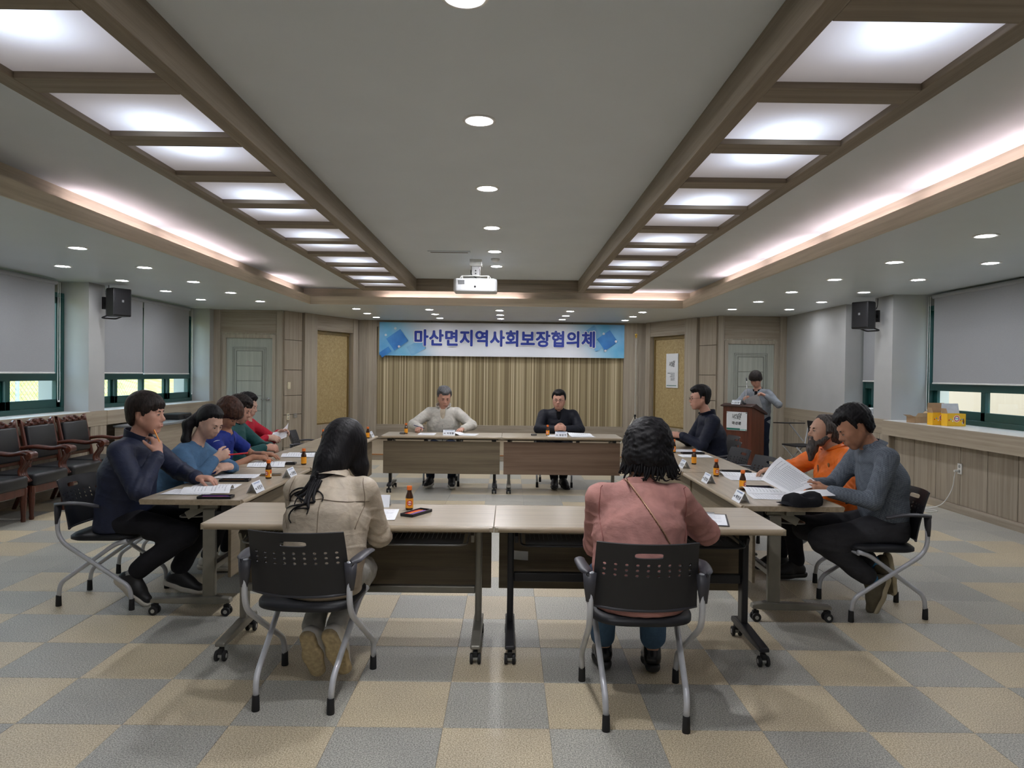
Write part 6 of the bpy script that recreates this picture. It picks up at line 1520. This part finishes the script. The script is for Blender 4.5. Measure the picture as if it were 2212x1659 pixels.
def document(x, y, rz, label, turned=True, lines=15, seed=1, curl=.03, z=TZ):
    """stapled handout lying flat; local +y is the reading direction; one leaf turned over to the side with a soft bulge"""
    th = thing('handout', label, 'paper', (x, y, z), math.radians(rz), 'printed handouts on the tables'); w, h = .105, .1485
    for i in range(2): sheet(th, lambda u, v, i=i: (-w+2*w*u+.004*i, -h+2*h*v-.003*i, .0008+.0012*i+.004*max(0, u-.85)*(1+i)), 'sheet', None, lines if i else 0, seed)
    if turned: sheet(th, lambda u, v: (w-.01+.19*u, -h+2*h*v+.02*u, .004+curl*math.sin(PI*min(1, u*1.05))**.8*(.6+.4*v)), 'turned_leaf', None, lines-3, seed+3)
    return th
document(-2.01, 4.56, -90, 'handout under the fist of the navy jacket man', False, 15, 1); document(-1.95, 4.78, -84, 'handout with a turned leaf beyond the navy jacket fist', True, 15, 2, .035)
document(-1.98, 5.26, -86, 'handout with printed lines in front of the denim shirt', False, 16, 3); document(-1.99, 6.05, -86, 'handout at the fingertips of the blue polo', True, 15, 4, .03)
document(-1.93, 6.75, -88, 'handout with a turned leaf before the green jacket', True, 14, 5, .03)
document(-.71, 3.90, 4, 'handout beside the elbow of the beige jacket', False, 16, 6)
document(-1.03, 9.10, 180, 'handout at the writing hand of the grey-haired man', False, 12, 7); document(-.50, 9.08, 172, 'handout with bulging leaf at the resting hand of the grey-haired man', True, 12, 8, .03)
document(.60, 9.06, 180, 'handout under the name card of the man in black', False, 12, 9); document(.93, 9.02, 96, 'handout with rolled leaf beside the man in black', True, 12, 10, .03)
document(1.81, 6.93, 90, 'handout before the empty chairs, lying beside the red pencil tray', False, 14, 11); document(1.84, 7.42, 94, 'handout before the dark navy jacket', False, 14, 12); document(1.82, 5.45, 88, 'handout with turned leaf before the orange jacket', True, 14, 13, .02)
document(1.72, 4.62, 84, 'loose handout lying under the raised paper of the grey patterned shirt', True, 14, 14, .03)
cb = thing('clipboard', 'dark clipboard with a white form at the elbow of the pink shirt', 'clipboard', (1.075, 3.87, TZ), math.radians(-14)); MB().box(-.115, .115, -.165, .165, 0, .004).build('board', tray_m, cb, bevel=.002)
sheet(cb, lambda u, v: (-.105+.21*u, -.155+.297*v, .0048), 'sheet', None, 14, 20); MB().box(-.05, .05, .140, .165, .004, .012).build('clip', chrome, cb, bevel=.003)

# held things
def quad_sheet(name, label, A, B, Cc, D, bulge, lines, seed, folded=None):
    th = thing(name, label, 'paper', A, 0); A, B, Cc, D = [Vector(p)-Vector(A) for p in (A, B, Cc, D)]
    n = (B-A).cross(D-A).normalized()
    fn = lambda u, v: tuple(A*(1-u)*v+B*u*v+Cc*u*(1-v)+D*(1-u)*(1-v)+n*bulge*math.sin(PI*u)*(.5+.5*v))
    sheet(th, fn, 'sheet', None, lines, seed, off=.0012)
    back = lambda u, v: tuple(Vector(fn(u, v))-n*.0012)
    if folded: sheet(th, folded, 'folded_leaf', None, 8, seed+1)
    return th
hs_ = quad_sheet('held_paper', 'large printed sheet raised in the hands of the grey patterned shirt', (1.640, 4.63, .832), (1.825, 4.80, .962), (2.025, 4.60, .800), (1.755, 4.44, .765), -.022, 20, 31)
o_ = Vector((1.640, 4.63, .832))
sheet(hs_, lambda u, v: tuple(Vector((1.74+.31*u, 4.46+.06*u-.13*v*(1-u*.6), .768+.020*u-.030*v+.012*math.sin(PI*u)))-o_), 'front_leaf', None, 0, 33)
quad_sheet('held_paper', 'sheet of paper bent upright in the hands of the person in red', (-2.50, 7.63, .845), (-2.36, 7.70, .945), (-2.35, 7.60, .80), (-2.51, 7.52, .765), .03, 12, 41)
quad_sheet('held_paper', 'pale sheet of paper held up behind the lectern', (3.735, 11.42, 1.115), (3.955, 11.36, 1.225), (4.085, 11.52, 1.005), (3.86, 11.56, .985), .012, 0, 51)
def stick(name, label, cat, a, b, r, m, tip):
    th = thing(name, label, cat, a); d = Vector(b)-Vector(a); MB().tube([(0, 0, 0), d*.86], r, 8).build('barrel', m, th, smooth=True); MB().tube([d*.86, d], [r, r*.15], 8).build('tip', tip, th, smooth=True); return th
stick('pencil', 'orange pencil between the fingers of the navy jacket man', 'pencil', (-2.240, 4.540, 1.116), (-2.194, 4.530, 1.030), .0042, pencil_cols[0], plain('pencil_wood', (226, 190, 140), .6))
stick('red_pen', 'red pen in the hand of the woman in denim', 'pen', (-1.92, 5.290, .890), (-2.09, 5.330, .868), .0055, plain('pen_red', (214, 36, 48), .35), plain('pen_tip', (180, 30, 40), .4))
stick('pen', 'dark pen in the writing hand of the grey-haired man', 'pen', (-1.23, 9.33, .815), (-1.08, 9.30, .772), .0050, plain('pen_navy', (40, 44, 96), .35), plain('pen_tip_dark', (30, 30, 40), .4))
# black cap on the table corner
hat = thing('cloth_hat', 'crumpled black cloth hat lying on the table corner by the grey patterned shirt', 'hat', (1.79, 4.335, TZ), .1)
def capf(u, v):
    a = 2*PI*u; r = [1.0, 1.03, 1.0, .90, .68, .36, 0][v]; z = [0, .018, .042, .060, .070, .068, .062][v]; k = 1+.10*math.sin(3*a+1)+.06*math.sin(5*a)
    return (.118*r*k*math.cos(a), .082*r*k*math.sin(a), z*(1+.18*math.sin(2*a+.6))-.010*math.exp(-((math.cos(a)*r)**2)*6)*(v > 3))
MB().add([capf(i/36, v) for v in range(7) for i in range(36)], [(v*36+i, v*36+(i+1) % 36, (v+1)*36+(i+1) % 36, (v+1)*36+i) for v in range(6) for i in range(36)]).build('crown', cloth_mat('cap_black', (28, 29, 33), .9), hat, 'all')
MB().grid(16, 4, lambda u, v: (-.10-.055*v*math.sin(PI*u)*1.2, -.075+.15*u, .012+.012*math.sin(PI*u)-.006*v)).build('brim', cloth_mat('cap_black', (28, 29, 33)), hat, 'all')

# drink cartons and an open box on the ledge
yel = plain('carton_yellow', (240, 186, 44), .5, 0, .4, .04, 20); cardb = plain('carton_inside', (176, 146, 112), .7); cardw = plain('carton_lid', (214, 218, 224), .6, 0, .3, .05, 30); cblue = plain('carton_blue', (70, 150, 200), .5)
def carton(loc, rz, label, lidw):
    th = thing('drink_carton', label, 'box', loc, rz, 'yellow drink cartons on the ledge'); L, D, Hh = .115, .052, .145
    m = MB()
    for a, b, c, d in ((-L, L, -D, -D+.003), (-L, L, D-.003, D), (-L, -L+.003, -D, D), (L-.003, L, -D, D)): m.box(a, b, c, d, 0, Hh)
    m.box(-L, L, -D, D, 0, .003).build('carton', yel, th)
    MB().add([(-L, D, Hh), (L, D, Hh), (L-.012, D+.012, Hh+.115), (-L+.012, D+.012, Hh+.115), (-L, D+.003, Hh), (L, D+.003, Hh), (L-.012, D+.015, Hh+.115), (-L+.012, D+.015, Hh+.115)], [(0, 1, 2, 3), (4, 5, 6, 7), (2, 3, 7, 6), (0, 3, 7, 4), (1, 2, 6, 5)]).build('lid_flap', lidw, th)
    MB().add([(-L, -D, Hh), (-L, D, Hh), (-L-.01, D-.01, Hh+.06), (-L-.01, -D+.01, Hh+.06)], [(0, 1, 2, 3)]).build('side_flap', cardb, th)
    f = -D-.0006
    def dsc(r0, r1, x, z, mm, nm, o=0):
        n = 28; MB().add([(x+r0*math.cos(2*PI*i/n), f-o, z+r0*math.sin(2*PI*i/n)) for i in range(n)]+[(x+r1*math.cos(2*PI*i/n), f-o, z+r1*math.sin(2*PI*i/n)) for i in range(n)], [(i, (i+1) % n, n+(i+1) % n, n+i) for i in range(n)]).build(nm, mm, th, fix=False)
    dsc(.020, .034, 0, .088, redp, 'red_ring'); dsc(.0002, .024, 0, .088, labw, 'white_disc', .0004); dsc(.034, .040, 0, .088, labw, 'white_ring')
    lay(text_mesh('비타500', .016, .0008), 'lettering', cblue, th, (0, f-.0010, .088)); 
    for i in range(9): 
        x = -.095+.023*i
        if abs(x) > .04: dsc(.0002, .008, x, .070+.012*math.sin(i*2.1), (redp, cblue, labw)[i % 3], 'printed_dot')
    MB().lathe([(.010, 0), (.011, .03), (.006, .045), (.006, .058)], n=12, sy=.12).build('printed_bottle', plain('print_brown', (120, 66, 30), .5), th).location = (.085, f-.0005, .030)
    dsc(.0002, .016, .082, .040, labw, 'printed_patch', .0003)
    return th
carton((5.20, 8.36, LZ), math.radians(6), 'yellow drink carton with raised white lid, front one on the ledge', cardw); carton((5.13, 8.52, LZ), math.radians(4), 'yellow drink carton with raised brown lid, behind the other carton', cardb)
ob = thing('open_box', 'open plain brown cardboard box on the ledge beside the yellow cartons', 'box', (5.10, 8.92, LZ), math.radians(14)); m = MB()
for a, b, c, d in ((-.10, .10, -.07, -.067), (-.10, .10, .067, .07), (-.10, -.097, -.07, .07), (.097, .10, -.07, .07)): m.box(a, b, c, d, 0, .075)
m.box(-.10, .10, -.07, .07, 0, .003).build('box', cardb, ob)
for k, (a, b) in enumerate(((-1, 0), (0, -1), (1, 0))):
    if a: MB().add([(a*.10, -.07, .075), (a*.10, .07, .075), (a*.165, .06, .10+.02*k), (a*.165, -.06, .10+.02*k)], [(0, 1, 2, 3)]).build('flap', plain('carton_flap', (196, 170, 138), .7), ob)
    else: MB().add([(-.10, -.07, .075), (.10, -.07, .075), (.09, -.10, .125), (-.09, -.10, .125)], [(0, 1, 2, 3)]).build('flap', plain('carton_flap', (196, 170, 138), .7), ob)
st_ = thing('paper_stack', 'uneven stack of white papers on the narrow ledge beneath the small window', 'papers', (5.18, 10.22, LZ), .1)
for i in range(5): MB().obox((.01*math.sin(i*2.2), .008*math.cos(i*3), .012+.024*i), (.24, .32, .022), rotz(.06*math.sin(i*1.7))).build('bundle', paper, st_, bevel=.002)
